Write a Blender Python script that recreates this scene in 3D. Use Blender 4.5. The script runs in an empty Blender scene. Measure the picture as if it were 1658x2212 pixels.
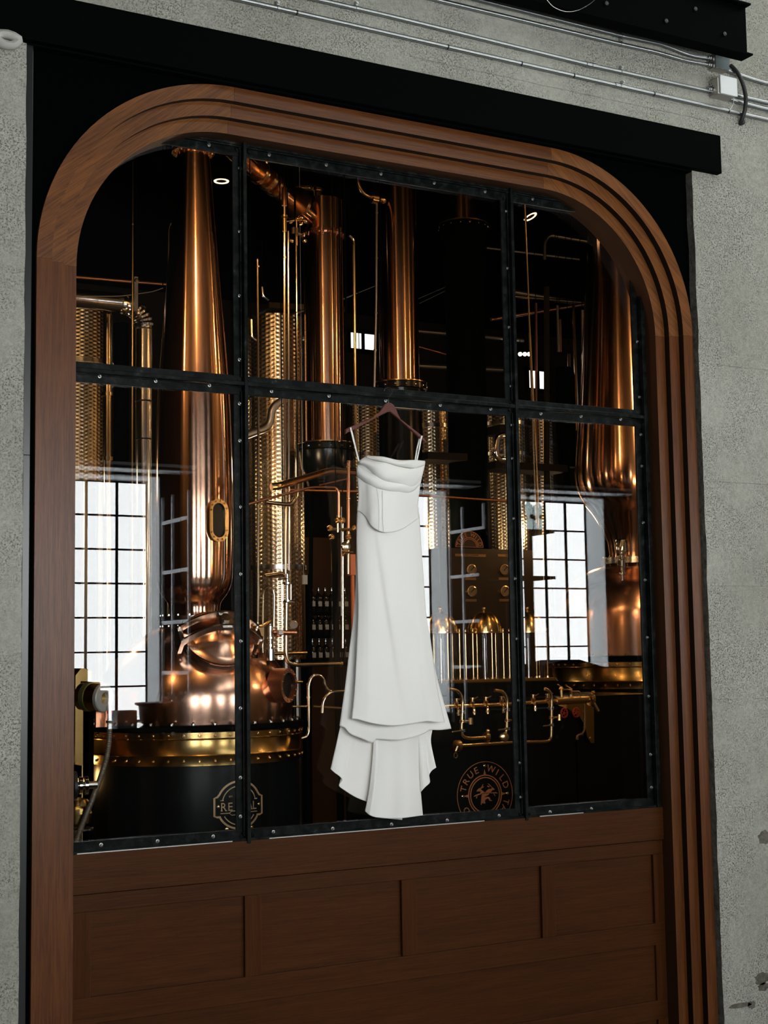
import bpy, math, random
import numpy as np
from mathutils import Vector, Matrix, noise
random.seed(7)
PI = math.pi
S = bpy.context.scene
COL = S.collection
# ---------------------------------------------------------------- camera
IW, IH = 1658.0, 2212.0
F = 3151.0
CX, CY = IW / 2, IH / 2
vx = Vector((6480 - CX, -(1330 - CY), -F)).normalized()
vz = Vector((329 - CX, 30600 + CY, -F)); vz = (vz - vx * vz.dot(vx)).normalized()
vy = vz.cross(vx)
ROT = Matrix((vx, vy, vz))
CAM = Vector((0.0, -6.11046, 1.95))
cd = bpy.data.cameras.new('camera'); cam = bpy.data.objects.new('camera', cd); COL.objects.link(cam)
cd.sensor_fit = 'VERTICAL'; cd.sensor_height = 36.0; cd.lens = 36.0 * F / IH
cd.clip_start = 0.05; cd.clip_end = 200
cam.matrix_world = Matrix.Translation(CAM) @ ROT.to_4x4()
S.camera = cam

def at(u, v, Y):
    r = ROT @ Vector((u - CX, -(v - CY), -F))
    return CAM + r * ((Y - CAM.y) / r.y)
def px(p):
    c = ROT.transposed() @ (Vector(p) - CAM)
    return (CX + F * c.x / -c.z, CY - F * c.y / -c.z, -c.z)
# ---------------------------------------------------------------- world, exposure, lights
S.view_settings.view_transform = 'Standard'; S.view_settings.look = 'None'
S.view_settings.gamma = 1.0; S.view_settings.exposure = 0.0
S.view_settings.use_curve_mapping = False
w = bpy.data.worlds.new('world'); S.world = w; w.use_nodes = True
w.node_tree.nodes['Background'].inputs[0].default_value = (0.75, 0.85, 1.0, 1)
w.node_tree.nodes['Background'].inputs[1].default_value = 1.0
SKY = 12.5          # brightness of the frosted window panes of the front room
WARM = (1.0, 0.54, 0.20)
def point(name, loc, power, col=WARM, rad=0.05):
    l = bpy.data.lights.new(name, 'POINT'); l.energy = power; l.color = col; l.shadow_soft_size = rad
    o = bpy.data.objects.new(name, l); o.location = loc; COL.objects.link(o); return o
def spot(name, loc, to, power, col=WARM, size=60, blend=0.5, rad=0.05):
    l = bpy.data.lights.new(name, 'SPOT'); l.energy = power; l.color = col; l.shadow_soft_size = rad
    l.spot_size = math.radians(size); l.spot_blend = blend
    o = bpy.data.objects.new(name, l); o.location = loc
    o.rotation_euler = (Vector(to) - Vector(loc)).to_track_quat('-Z', 'Y').to_euler(); COL.objects.link(o); return o
def area(name, loc, to, sx, sy, power, col):
    l = bpy.data.lights.new(name, 'AREA'); l.energy = power; l.color = col; l.shape = 'RECTANGLE'; l.size = sx; l.size_y = sy
    o = bpy.data.objects.new(name, l); o.location = loc
    o.rotation_euler = (Vector(to) - Vector(loc)).to_track_quat('-Z', 'Y').to_euler(); COL.objects.link(o); return o
# added fill light under the ceiling, out of view, for wall and dress
area('front_room_fill', (7.0, -2.9, 7.3), (5.2, -1.6, 0), 9.0, 1.8, 230, (0.97, 1.0, 0.95))
# warm track lamps of the still room, followed by added fill lights
for i, (x, y, z, e) in enumerate([(1.1, 0.9, 5.0, 24), (3.15, 0.8, 5.2, 46), (6.6, 1.0, 5.2, 22), (8.4, 1.4, 5.2, 22),
                                  (10.5, 2.2, 5.0, 24)]):
    point('track_lamp', (x, y, z), e, WARM, 0.035)
for x, y, z, e in [(4.5, 3.6, 3.35, 6), (6.6, 5.0, 3.1, 9), (8.6, 5.4, 3.2, 9), (2.7, 4.9, 3.4, 9), (7.2, 7.2, 4.6, 6), (4.5, 7.4, 4.6, 6)]:
    point('tank_lamp', (x, y, z), e, (1.0, 0.70, 0.40), 0.08)  # added warm fill for the tanks, no fixture there
point('bar_fill', (5.9, 1.0, 3.1), 13, (1.0, 0.66, 0.36), 0.04)  # added to brighten the brass pipework on the counter
point('pot_lamp', (4.3, 1.3, 2.7), 5, WARM, 0.05)  # unseen fill added in front of the left pot
point('pot_lamp', (7.3, 2.6, 3.0), 8, WARM, 0.05)  # the same kind of added fill near the right pot
point('low_fill', (2.6, 3.2, 1.2), 4, WARM, 0.05)  # low warm fill added beside the left still
# ---------------------------------------------------------------- materials
def nm(name):
    m = bpy.data.materials.new(name); m.use_nodes = True
    return m, m.node_tree.nodes, m.node_tree.links, m.node_tree.nodes['Principled BSDF']
def setp(b, **k):
    N = dict(col='Base Color', rough='Roughness', metal='Metallic', spec='Specular IOR Level', aniso='Anisotropic', arot='Anisotropic Rotation',
             coat='Coat Weight', crough='Coat Roughness', sheen='Sheen Weight', trans='Transmission Weight', ior='IOR', emis='Emission Color', estr='Emission Strength', alpha='Alpha')
    for a, v in k.items():
        b.inputs[N[a]].default_value = (*v, 1) if isinstance(v, tuple) and len(v) == 3 else v
def texco(n, l, scale=(1, 1, 1), rot=(0, 0, 0), kind='Object'):
    t = n.new('ShaderNodeTexCoord'); mp = n.new('ShaderNodeMapping')
    mp.inputs['Scale'].default_value = scale; mp.inputs['Rotation'].default_value = rot
    l.new(t.outputs[kind], mp.inputs[0]); return mp
def noi(n, l, src, scale, detail=4, rough=.6, dist=0):
    t = n.new('ShaderNodeTexNoise'); t.inputs['Scale'].default_value = scale; t.inputs['Detail'].default_value = detail
    t.inputs['Roughness'].default_value = rough; t.inputs['Distortion'].default_value = dist
    if src: l.new(src.outputs[0], t.inputs['Vector'])
    return t
def ramp(n, l, src, stops, out='Fac'):
    r = n.new('ShaderNodeValToRGB'); e = r.color_ramp.elements
    while len(e) < len(stops): e.new(.5)
    for q, (p, c) in zip(e, stops): q.position = p; q.color = (*c, 1) if isinstance(c, tuple) else (c, c, c, 1)
    l.new(src.outputs[out] if isinstance(out, str) else src.outputs[out], r.inputs[0]); return r
def bump(n, l, b, src, strength, dist=0.01, prev=None):
    q = n.new('ShaderNodeBump'); q.inputs['Strength'].default_value = strength; q.inputs['Distance'].default_value = dist
    l.new(src, q.inputs['Height'])
    if prev: l.new(prev.outputs[0], q.inputs['Normal'])
    l.new(q.outputs[0], b.inputs['Normal']); return q
def plain(name, col, rough=.5, metal=0., **k):
    m, n, l, b = nm(name); setp(b, col=col, rough=rough, metal=metal, **k); return m
def brushed(name, col, rough, aniso=.75, tint=None, wob=.25, radial=True):
    m, n, l, b = nm(name); setp(b, rough=rough, metal=1., aniso=aniso, arot=.25)
    mp = texco(n, l, (1, 1, 40)); t = noi(n, l, mp, 6, 4, .6)
    mp2 = texco(n, l, (1, 1, 1)); t2 = noi(n, l, mp2, 3, 4, .6)
    mix = n.new('ShaderNodeMix'); mix.data_type = 'RGBA'
    dk = tint or tuple(c * .72 for c in col)
    mix.inputs[6].default_value = (*col, 1); mix.inputs[7].default_value = (*dk, 1)
    r = ramp(n, l, t2, [(.42, 0.), (.65, 1.)]); l.new(r.outputs[0], mix.inputs[0]); l.new(mix.outputs[2], b.inputs['Base Color'])
    if radial:
        tg = n.new('ShaderNodeTangent'); tg.direction_type = 'RADIAL'; tg.axis = 'Z'; l.new(tg.outputs[0], b.inputs['Tangent'])
    rr = n.new('ShaderNodeMapRange'); rr.inputs[3].default_value = rough * .93; rr.inputs[4].default_value = rough * 1.08
    l.new(t.outputs[0], rr.inputs[0]); l.new(rr.outputs[0], b.inputs['Roughness'])
    mp3 = texco(n, l, (1, 1, .35)); t3 = noi(n, l, mp3, 4, 2, .5)
    bump(n, l, b, t3.outputs[0], wob, .02)
    return m
M = {}
M['copper'] = brushed('brushed_copper', (.93, .57, .40), .145, .85, (.84, .48, .33), .05)
M['copper_pot'] = brushed('pot_copper', (.90, .55, .40), .22, .55, (.82, .46, .31), .08)
M['copper_pipe'] = plain('copper_pipe', (.88, .42, .24), .28, 1.)
M['brass'] = brushed('brushed_brass', (.72, .50, .20), .24, .7, (.60, .40, .14), .08)
M['brass_pipe'] = plain('brass_pipe', (.86, .60, .30), .22, 1.)
M['gold_pipe'] = plain('polished_pipe', (.80, .64, .42), .16, 1.)
M['steel'] = plain('stainless_steel', (.70, .68, .64), .20, 1.)
M['steel_dull'] = plain('dull_steel', (.50, .48, .45), .38, 1.)
M['chrome'] = plain('chrome', (.85, .84, .80), .10, 1.)
M['tank'] = brushed('dimpled_steel', (.72, .60, .42), .26, .0, (.60, .48, .32), .05)  # plain stainless, with the warm lamplight put into its golden colour
M['black_gloss'] = plain('black_lacquer', (.004, .006, .006), .22, 0., spec=.4)
M['black'] = plain('black_paint', (.0012, .0022, .0018), .6, 0., spec=.01)
M['black_plate'] = plain('black_plate', (.0010, .0018, .0015), .6, 0., spec=.0)
M['gap'] = plain('shadow_gap_black', (.002, .002, .002), .9, 0., spec=.1)
M['rubber'] = plain('black_rubber', (.01, .011, .011), .5)
M['white'] = plain('white_enamel', (.72, .75, .75), .45)
M['foam'] = plain('foam', (.48, .47, .43), .9)
M['dark_wall'] = plain('dark_interior', (.020, .016, .012), .8, spec=.2)
M['brown_wall'] = plain('brown_panel', (.11, .05, .02), .5, spec=.3)
M['panel_brown'] = plain('control_panel_brown', (.035, .024, .013), .35, spec=.4)
M['ink_copper'] = plain('copper_lettering', (.50, .20, .08), .45, .15)
M['ink_gold'] = plain('gold_lettering', (.50, .36, .20), .35, .35)
M['plaque'] = plain('brass_plaque', (.30, .18, .07), .4, .6)
M['dial'] = plain('dial_face', (.20, .14, .07), .4)
M['red'] = plain('red_plastic', (.5, .05, .03), .4)
M['grey_ring'] = plain('grey_casting', (.45, .45, .42), .4, .3)
M['hose'] = plain('braided_hose', (.16, .15, .12), .45, .6)
M['hanger'] = plain('mahogany_hanger', (.10, .024, .017), .38, spec=.35)
M['paint_grey'] = plain('pale_grey_paint', (.78, .82, .84), .6)
M['front_wall_dark'] = plain('dark_room_paint', (.035, .038, .038), .8, spec=.2)
M['floor'] = plain('grey_floor', (.10, .10, .095), .5)
M['orange_cloth'] = plain('orange_label', (.8, .22, .08), .6)
M['green_glass'] = plain('green_bottle_glass', (.08, .10, .015), .12, 0., spec=.6)
M['label_dark'] = plain('dark_label', (.01, .012, .014), .5)
def emis(name, col, s):
    m, n, l, b = nm(name); setp(b, col=(0, 0, 0), emis=col, estr=s, spec=0., rough=1.); return m
M['sky_pane'] = emis('daylit_frosted_glass', (.96, .99, .995), SKY)
M['far_pane'] = emis('daylit_far_glass', (1.0, .93, .82), 2.2)
M['lamp_ring'] = emis('lamp_ring', (1.0, .70, .42), 2.4)
M['bulb'] = emis('bulb', (1.0, .85, .62), 6.0)
# galvanised conduit
m, n, l, b = nm('galvanised_conduit'); setp(b, col=(.42, .44, .44), metal=1., rough=.36); M['conduit'] = m
# black mill steel with scratches
m, n, l, b = nm('mill_steel'); setp(b, metal=.0, rough=.30, spec=.07)
mp = texco(n, l, (1, 1, 1)); t = noi(n, l, mp, 18, 6, .7)
r = ramp(n, l, t, [(.45, (.003, .0045, .004)), (.62, (.012, .015, .014)), (.78, (.07, .075, .068))]); l.new(r.outputs[0], b.inputs['Base Color'])
bump(n, l, b, t.outputs[0], .35, .004); M['frame'] = m
# wood
def wood(name, base, dark, rot=(0, 0, 0), length='Z', spec=.30):
    m, n, l, b = nm(name); setp(b, rough=.32, spec=spec)
    sc = {'Z': (34, 34, 1.3), 'X': (1.3, 34, 34)}[length]
    t0 = n.new('ShaderNodeTexCoord'); m1 = n.new('ShaderNodeMapping'); m1.inputs['Rotation'].default_value = rot
    l.new(t0.outputs['Object'], m1.inputs[0]); mp = n.new('ShaderNodeMapping'); mp.inputs['Scale'].default_value = sc
    l.new(m1.outputs[0], mp.inputs[0])
    t = noi(n, l, mp, 5.0, 8, .72, .25); t2 = noi(n, l, mp, 1.3, 3, .5, .8)
    ad = n.new('ShaderNodeMath'); ad.operation = 'MULTIPLY_ADD'; l.new(t2.outputs[0], ad.inputs[0]); ad.inputs[1].default_value = .55; l.new(t.outputs[0], ad.inputs[2])
    r = n.new('ShaderNodeValToRGB'); e = r.color_ramp.elements; e[0].position = .62; e[0].color = (*dark, 1); e[1].position = .92; e[1].color = (*base, 1)
    l.new(ad.outputs[0], r.inputs[0]); l.new(r.outputs[0], b.inputs['Base Color'])
    rr = n.new('ShaderNodeMapRange'); rr.inputs[3].default_value = .38; rr.inputs[4].default_value = .28; l.new(t.outputs[0], rr.inputs[0]); l.new(rr.outputs[0], b.inputs['Roughness'])
    bump(n, l, b, t.outputs[0], .25, .003); return m
WB, WD = (.128, .040, .0075), (.066, .018, .0035)
M['wood_v'] = wood('stained_oak_upright', WB, WD)
M['wood_h'] = wood('stained_oak_rail', WB, WD, (0, 0, 0), 'X')
M['wood_d1'] = wood('stained_oak_corner', (.180, .062, .013), (.074, .024, .006), (0, math.radians(-52), 0), 'Z')
M['wood_d2'] = wood('stained_oak_corner_b', (.20, .070, .015), (.085, .028, .007), (0, math.radians(48), 0), 'Z')
M['riser'] = plain('shaded_return', (.010, .0055, .003), .5, 0., spec=.2)  # shade of the step returns put into the colour
M['reveal_wood'] = plain('shaded_oak_reveal', (.045, .017, .006), .5, 0., spec=.25)  # deep inner return, its shade painted as a darker brown
PB, PD = (.066, .0215, .0055), (.042, .013, .0033)
M['wood_p'] = wood('stained_oak_panel', PB, PD, (0, 0, 0), 'X', .10)
M['wood_ps'] = wood('stained_oak_stile', PB, PD, (0, 0, 0), 'Z', .10)
# concrete
m, n, l, b = nm('board_formed_concrete'); setp(b, rough=.9, spec=.2)
mp = texco(n, l); big = noi(n, l, mp, 1.6, 5, .6); mid = noi(n, l, mp, 9, 5, .65)
fine = noi(n, l, mp, 110, 5, .8)
vor = n.new('ShaderNodeTexVoronoi'); vor.inputs['Scale'].default_value = 95; l.new(mp.outputs[0], vor.inputs['Vector'])
mask = noi(n, l, mp, 3.2, 4, .7)
cb = ramp(n, l, big, [(.30, (.32, .315, .265)), (.55, (.42, .42, .365)), (.75, (.49, .49, .43))])
c2 = ramp(n, l, noi(n, l, mp, 42, 6, .8), [(.3, .74), (.7, 1.16)])
mu = n.new('ShaderNodeMix'); mu.data_type = 'RGBA'; mu.blend_type = 'MULTIPLY'; mu.inputs[0].default_value = 1.
l.new(cb.outputs[0], mu.inputs[6]); l.new(c2.outputs[0], mu.inputs[7])
# pits
pr = ramp(n, l, fine, [(.50, 0.), (.60, 1.)]); mr = ramp(n, l, mask, [(.38, .15), (.58, 1.)])
pm = n.new('ShaderNodeMath'); pm.operation = 'MULTIPLY'; l.new(pr.outputs[0], pm.inputs[0]); l.new(mr.outputs[0], pm.inputs[1])
vr = ramp(n, l, vor, [(.16, 1.), (.30, 0.)], 'Distance')
rnd = n.new('ShaderNodeMath'); rnd.operation = 'GREATER_THAN'; rnd.inputs[1].default_value = .30
sepc = n.new('ShaderNodeSeparateColor'); l.new(vor.outputs['Color'], sepc.inputs[0]); l.new(sepc.outputs[0], rnd.inputs[0])
vm = n.new('ShaderNodeMath'); vm.operation = 'MULTIPLY'; l.new(vr.outputs[0], vm.inputs[0]); l.new(rnd.outputs[0], vm.inputs[1])
v2 = n.new('ShaderNodeMath'); v2.operation = 'MULTIPLY'; l.new(vm.outputs[0], v2.inputs[0]); l.new(mr.outputs[0], v2.inputs[1])
mx = n.new('ShaderNodeMath'); mx.operation = 'MAXIMUM'; l.new(pm.outputs[0], mx.inputs[0]); l.new(v2.outputs[0], mx.inputs[1])
dk = n.new('ShaderNodeMix'); dk.data_type = 'RGBA'; dk.inputs[7].default_value = (.10, .096, .078, 1)
l.new(mx.outputs[0], dk.inputs[0]); l.new(mu.outputs[2], dk.inputs[6]); l.new(dk.outputs[2], b.inputs['Base Color'])
inv = n.new('ShaderNodeMath'); inv.operation = 'SUBTRACT'; inv.inputs[0].default_value = 1.; l.new(mx.outputs[0], inv.inputs[1])
b1 = bump(n, l, b, inv.outputs[0], .55, .006); bump(n, l, b, mid.outputs[0], .35, .01, b1)
M['concrete'] = m
m, n, l, b = nm('broken_concrete_edge'); setp(b, rough=.95, spec=.15)
mp = texco(n, l); t = noi(n, l, mp, 24, 6, .75); r = ramp(n, l, t, [(.35, (.07, .062, .05)), (.7, (.20, .185, .155))]); l.new(r.outputs[0], b.inputs['Base Color'])
bump(n, l, b, t.outputs[0], .8, .01); M['conc_edge'] = m
# satin of the dress
m, n, l, b = nm('ivory_satin'); setp(b, col=(.83, .815, .775), rough=.5, spec=.35, sheen=.15)
mp = texco(n, l, (60, 60, 4)); t = noi(n, l, mp, 4, 3, .5); bump(n, l, b, t.outputs[0], .05, .002); M['satin'] = m
M['seam'] = plain('satin_piping', (.58, .56, .52), .6)
# window glass: see-through sheet with real Fresnel reflection on each face
def glass(name, ior, tint=(1, 1, 1), rough=0.):
    m = bpy.data.materials.new(name); m.use_nodes = True; n = m.node_tree.nodes; l = m.node_tree.links; n.clear()
    o = n.new('ShaderNodeOutputMaterial'); mx = n.new('ShaderNodeMixShader'); tr = n.new('ShaderNodeBsdfTransparent'); gl = n.new('ShaderNodeBsdfGlossy')
    tr.inputs[0].default_value = (*tint, 1); gl.inputs['Roughness'].default_value = rough
    fr = n.new('ShaderNodeFresnel'); ge = n.new('ShaderNodeNewGeometry'); mr = n.new('ShaderNodeMapRange')
    mr.inputs[3].default_value = ior; mr.inputs[4].default_value = 1. / ior
    l.new(ge.outputs['Backfacing'], mr.inputs[0]); l.new(mr.outputs[0], fr.inputs[0]); l.new(fr.outputs[0], mx.inputs[0])
    l.new(tr.outputs[0], mx.inputs[1]); l.new(gl.outputs[0], mx.inputs[2]); l.new(mx.outputs[0], o.inputs[0]); return m
M['glass'] = glass('window_glass', 1.55)
M['clear_glass'] = glass('bottle_glass', 1.5, (.52, .58, .58), .02)
M['tube_glass'] = glass('safe_glass', 1.35, (.93, .93, .92), .02)
# ---------------------------------------------------------------- mesh helpers
class MB:
    def __init__(s): s.v = []; s.f = []
    def add(s, vs, fs):
        k = len(s.v); s.v += [tuple(p) for p in vs]; s.f += [tuple(i + k for i in f) for f in fs]; return s
    def box(s, x0, x1, y0, y1, z0, z1):
        return s.add([(x0, y0, z0), (x1, y0, z0), (x1, y1, z0), (x0, y1, z0), (x0, y0, z1), (x1, y0, z1), (x1, y1, z1), (x0, y1, z1)],
                     [(0, 3, 2, 1), (4, 5, 6, 7), (0, 1, 5, 4), (1, 2, 6, 5), (2, 3, 7, 6), (3, 0, 4, 7)])
    def obox(s, c, ex, ey, ez):   # box from centre and three half-extent vectors
        c, ex, ey, ez = map(Vector, (c, ex, ey, ez))
        vs = [c + ex * a + ey * b_ + ez * d for d in (-1, 1) for a, b_ in ((-1, -1), (1, -1), (1, 1), (-1, 1))]
        fs = [(0, 3, 2, 1), (4, 5, 6, 7), (0, 1, 5, 4), (1, 2, 6, 5), (2, 3, 7, 6), (3, 0, 4, 7)]
        if ex.cross(ey).dot(ez) < 0: fs = [f[::-1] for f in fs]
        return s.add(vs, fs)
    def ring_stack(s, rings, close_ends=True, closed=True):
        n = len(rings[0]); vs = [p for r in rings for p in r]; fs = []
        for i in range(len(rings) - 1):
            for j in range(n if closed else n - 1):
                a = i * n + j; b_ = i * n + (j + 1) % n; fs.append((a, b_, b_ + n, a + n))
        if close_ends: fs.append(tuple(range(n))[::-1]); fs.append(tuple(range((len(rings) - 1) * n, len(rings) * n)))
        return s.add(vs, fs)
    def lathe(s, prof, c=(0, 0, 0), n=48, axis=None, caps=True):   # prof: list of (r, h) going up
        c = Vector(c); ax = Vector(axis).normalized() if axis else Vector((0, 0, 1))
        q = ax.to_track_quat('Z', 'Y').to_matrix() if axis else Matrix.Identity(3)
        rings = [[c + q @ Vector((r * math.cos(2 * PI * j / n), r * math.sin(2 * PI * j / n), h)) for j in range(n)] for r, h in prof]
        return s.ring_stack(rings, caps)
    def tube(s, pts, r, n=10, caps=True, smooth_bend=0.0):
        P = [Vector(p) for p in pts]
        if smooth_bend > 0: P = round_path(P, smooth_bend)
        rings = []; up = None
        for i, p in enumerate(P):
            d = (P[min(i + 1, len(P) - 1)] - P[max(i - 1, 0)]).normalized()
            if up is None: up = d.orthogonal().normalized()
            up = (up - d * up.dot(d)).normalized(); sd = d.cross(up)
            rr = r[i] if isinstance(r, (list, tuple)) else r
            rings.append([p + (up * math.cos(2 * PI * j / n) + sd * math.sin(2 * PI * j / n)) * rr for j in range(n)])
        return s.ring_stack(rings, caps)
    def sphere(s, c, r, n=12, m_=8, sq=(1, 1, 1)):
        prof = [(max(1e-4, math.sin(PI * i / m_)), -math.cos(PI * i / m_)) for i in range(m_ + 1)]
        k = len(s.v); s.lathe(prof, (0, 0, 0), n)
        for i in range(k, len(s.v)):
            p = s.v[i]; s.v[i] = (c[0] + p[0] * r * sq[0], c[1] + p[1] * r * sq[1], c[2] + p[2] * r * sq[2])
        return s
    def prism(s, poly, y0, y1):   # poly in (x, z), counter-clockwise seen from -Y
        n = len(poly); vs = [(x, y0, z) for x, z in poly] + [(x, y1, z) for x, z in poly]
        fs = [tuple(range(n)), tuple(range(2 * n - 1, n - 1, -1))] + [(i, i + n, (i + 1) % n + n, (i + 1) % n) for i in range(n)]
        return s.add(vs, fs)
    def strip(s, outer, inner, y0, y1):   # band between two equally long open (x, z) lines, extruded in Y
        n = len(outer); vs = [(x, y0, z) for x, z in outer] + [(x, y0, z) for x, z in inner] + [(x, y1, z) for x, z in outer] + [(x, y1, z) for x, z in inner]
        fs = []
        for i in range(n - 1):
            fs += [(i, i + 1, n + i + 1, n + i), (2 * n + i, 3 * n + i, 3 * n + i + 1, 2 * n + i + 1), (i, 2 * n + i, 2 * n + i + 1, i + 1), (n + i, n + i + 1, 3 * n + i + 1, 3 * n + i)]
        fs += [(0, n, 3 * n, 2 * n), (n - 1, 3 * n - 1, 4 * n - 1, 2 * n - 1)]
        return s.add(vs, fs)
    def build(s, name, mat, parent=None, smooth=35, recalc=True, bevel=0):
        me = bpy.data.meshes.new(name); me.from_pydata(s.v, [], s.f)
        if recalc:
            import bmesh
            bm = bmesh.new(); bm.from_mesh(me); bmesh.ops.recalc_face_normals(bm, faces=bm.faces); bm.to_mesh(me); bm.free()
        mats = mat if isinstance(mat, (list, tuple)) else [mat]
        for q in mats: me.materials.append(M[q] if isinstance(q, str) else q)
        if smooth:
            me.polygons.foreach_set('use_smooth', [True] * len(me.polygons)); me.set_sharp_from_angle(angle=math.radians(smooth))
        o = bpy.data.objects.new(name, me); COL.objects.link(o)
        if parent: o.parent = parent
        if bevel:
            bv = o.modifiers.new('bevel', 'BEVEL'); bv.width = bevel; bv.segments = 2; bv.limit_method = 'ANGLE'
        return o
def round_path(P, rad, seg=6):
    out = [P[0]]
    for i in range(1, len(P) - 1):
        a, p, c = P[i - 1], P[i], P[i + 1]
        d1 = a - p; d2 = c - p; t = min(rad, d1.length * .48, d2.length * .48)
        if t < 1e-4: out.append(p); continue
        p0 = p + d1.normalized() * t; p2 = p + d2.normalized() * t
        for k in range(seg + 1):
            q = k / seg; out.append(p0 * (1 - q) ** 2 + p * 2 * q * (1 - q) + p2 * q * q)
    out.append(P[-1]); return out
def tag(o, label=None, cat=None, group=None, kind=None):
    if label: o['label'] = label
    if cat: o['category'] = cat
    if group: o['group'] = group
    if kind: o['kind'] = kind
    return o
def thing(name, label, cat, loc=(0, 0, 0), group=None, kind=None):
    o = bpy.data.objects.new(name, None); o.location = loc; o.empty_display_size = .1; COL.objects.link(o)
    # children are modelled in world coordinates and hang below the thing's base
    return tag(o, label, cat, group, kind)
def adopt(root, *objs):
    for o in objs:
        o.parent = root; o.matrix_parent_inverse = Matrix.Translation(-Vector(root.location))
def part(mb, name, mat, root, **k):
    o = mb.build(name, mat, None, **k)
    o.parent = root
    if root.parent is None and root.location.length > 0: o.matrix_parent_inverse = Matrix.Translation(-root.location)
    return o
def copies(src, places, parent):
    for p in places:
        c = src.copy(); COL.objects.link(c); c.parent = parent; c.location = p
    return
_txt = {}
def text_mb(s, size, depth=.002, spacing=1.0):
    key = s
    if key not in _txt:
        cu = bpy.data.curves.new('t', 'FONT'); cu.body = s; cu.size = 1.; cu.align_x = 'CENTER'; cu.align_y = 'CENTER'; cu.space_character = spacing; cu.resolution_u = 4
        ob = bpy.data.objects.new('t', cu); COL.objects.link(ob)
        dg = bpy.context.evaluated_depsgraph_get(); me = ob.evaluated_get(dg).to_mesh()
        _txt[key] = ([tuple(v.co) for v in me.vertices], [tuple(p.vertices) for p in me.polygons])
        ob.evaluated_get(dg).to_mesh_clear(); bpy.data.objects.remove(ob); bpy.data.curves.remove(cu)
    vs, fs = _txt[key]
    return [(x * size, y * size) for x, y, z in vs], fs
def slab(mb, pts2, faces, mapf, thick):   # flat 2-D mesh given depth: mapf(x, y, h) -> 3-D
    n = len(pts2); vs = [mapf(x, y, thick) for x, y in pts2] + [mapf(x, y, 0) for x, y in pts2]
    fs = list(faces) + [tuple(i + n for i in f[::-1]) for f in faces]
    from collections import Counter
    ed = Counter()
    for f in faces:
        for i in range(len(f)): ed[(f[i], f[(i + 1) % len(f)])] += 1
    for (a, b_) in ed:
        if (b_, a) not in ed: fs.append((a, a + n, b_ + n, b_))
    mb.add(vs, fs)
def ring2(r0, r1, n=48, a0=0, a1=2 * PI):
    full = abs(a1 - a0) > 2 * PI - 1e-3; m_ = n if full else n + 1
    pts = [(r * math.cos(a0 + (a1 - a0) * i / n), r * math.sin(a0 + (a1 - a0) * i / n)) for r in (r0, r1) for i in range(m_)]
    fs = [(i, i + m_, (i + 1) % m_ + m_, (i + 1) % m_) for i in range(n)]
    return pts, fs
def line2(P, wd, closed=False):   # constant-width line in 2-D
    n = len(P); L = []; R_ = []
    for i in range(n):
        a = Vector(P[(i - 1) % n] if closed or i else P[0]); b_ = Vector(P[(i + 1) % n] if closed or i < n - 1 else P[-1])
        d = (b_ - a).normalized(); nn = Vector((-d.y, d.x)) * wd / 2
        L.append((P[i][0] + nn.x, P[i][1] + nn.y)); R_.append((P[i][0] - nn.x, P[i][1] - nn.y))
    return L + R_, [(i, i + n, (i + 1) % n + n, (i + 1) % n) for i in range(n if closed else n - 1)]
# ================================================================ SETTING: concrete front wall
YC = -0.20           # concrete face
XL, XR = 1.618, 5.272   # the rough opening
def rough_edge(x, z, a=.010):
    return x + a * (noise.noise((z * 5, 0, 3)) + .6 * noise.noise((z * 19, 4, 1)))
def rough_wall(name, x_in, x_out, z0, z1, side):
    mb = MB(); n = 120; zs = [z0 + (z1 - z0) * i / n for i in range(n + 1)]
    xs = [rough_edge(x_in, z, .004 if side > 0 else .007) for z in zs]
    rings = []
    for z, x in zip(zs, xs):
        xb = x - side * .004 * noise.noise((z * 30, 9, 2))
        rings.append([(x_out, YC, z), (x, YC, z), (xb, YC + .02, z), (x, YC + .035, z), (x, .35, z), (x_out, .35, z)])
    mb.ring_stack(rings); o = mb.build(name, ['concrete', 'conc_edge'], smooth=None)
    for p in o.data.polygons:
        if abs(p.normal.x) > .5 and abs(p.center.x - x_in) < .1: p.material_index = 1
    return tag(o, kind='structure')
ZB = 4.575           # underside of black lintel beam
rough_wall('wall_left', XL, -4.0, -.3, ZB + .02, 1)
rough_wall('wall_right', XR, 12.5, -.3, ZB + .0, -1)
mb = MB(); mb.box(-4, 12.5, YC, .35, ZB, 7.4); wf = tag(mb.build('wall_front', 'concrete', smooth=None), kind='structure')
# formwork joint lines, thin raised fins of cement on the right pier and over the lintel
mb = MB()
for z in (1.135, 1.70, 2.30, 2.86, 3.50):
    P = [(XR + .02 + .1 * i, YC - .001, z + .004 * noise.noise((i * .7, z, 0))) for i in range(22)]
    mb.tube(P, .0022, 5)
P = [(3.5 + .1 * i, YC - .001, 4.865 + .004 * noise.noise((i * .7, 2, 0))) for i in range(20)]
mb.tube(P, .003, 5)
part(mb, 'formwork_seam', 'concrete', wf)
# broken hollows on the lower right pier
mb = MB()
for (u, v, ru, rv) in [(1650, 1808, 16, 12), (1645, 2113, 18, 10), (1648, 2131, 14, 7), (1597, 2172, 26, 4), (1622, 2170, 10, 6)]:
    c = at(u, v, YC)
    poly = []
    for i in range(22):
        a = 2 * PI * i / 22; k = 1 + .35 * noise.noise((math.cos(a) * 2, math.sin(a) * 2, u * .1))
        poly.append((c.x + ru / 360 * math.cos(a) * k, c.z + rv / 330 * math.sin(a) * k))
    mb.prism(poly, YC - .0015, YC + .004)
part(mb, 'broken_patch', 'conc_edge', wf, smooth=None)
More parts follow.
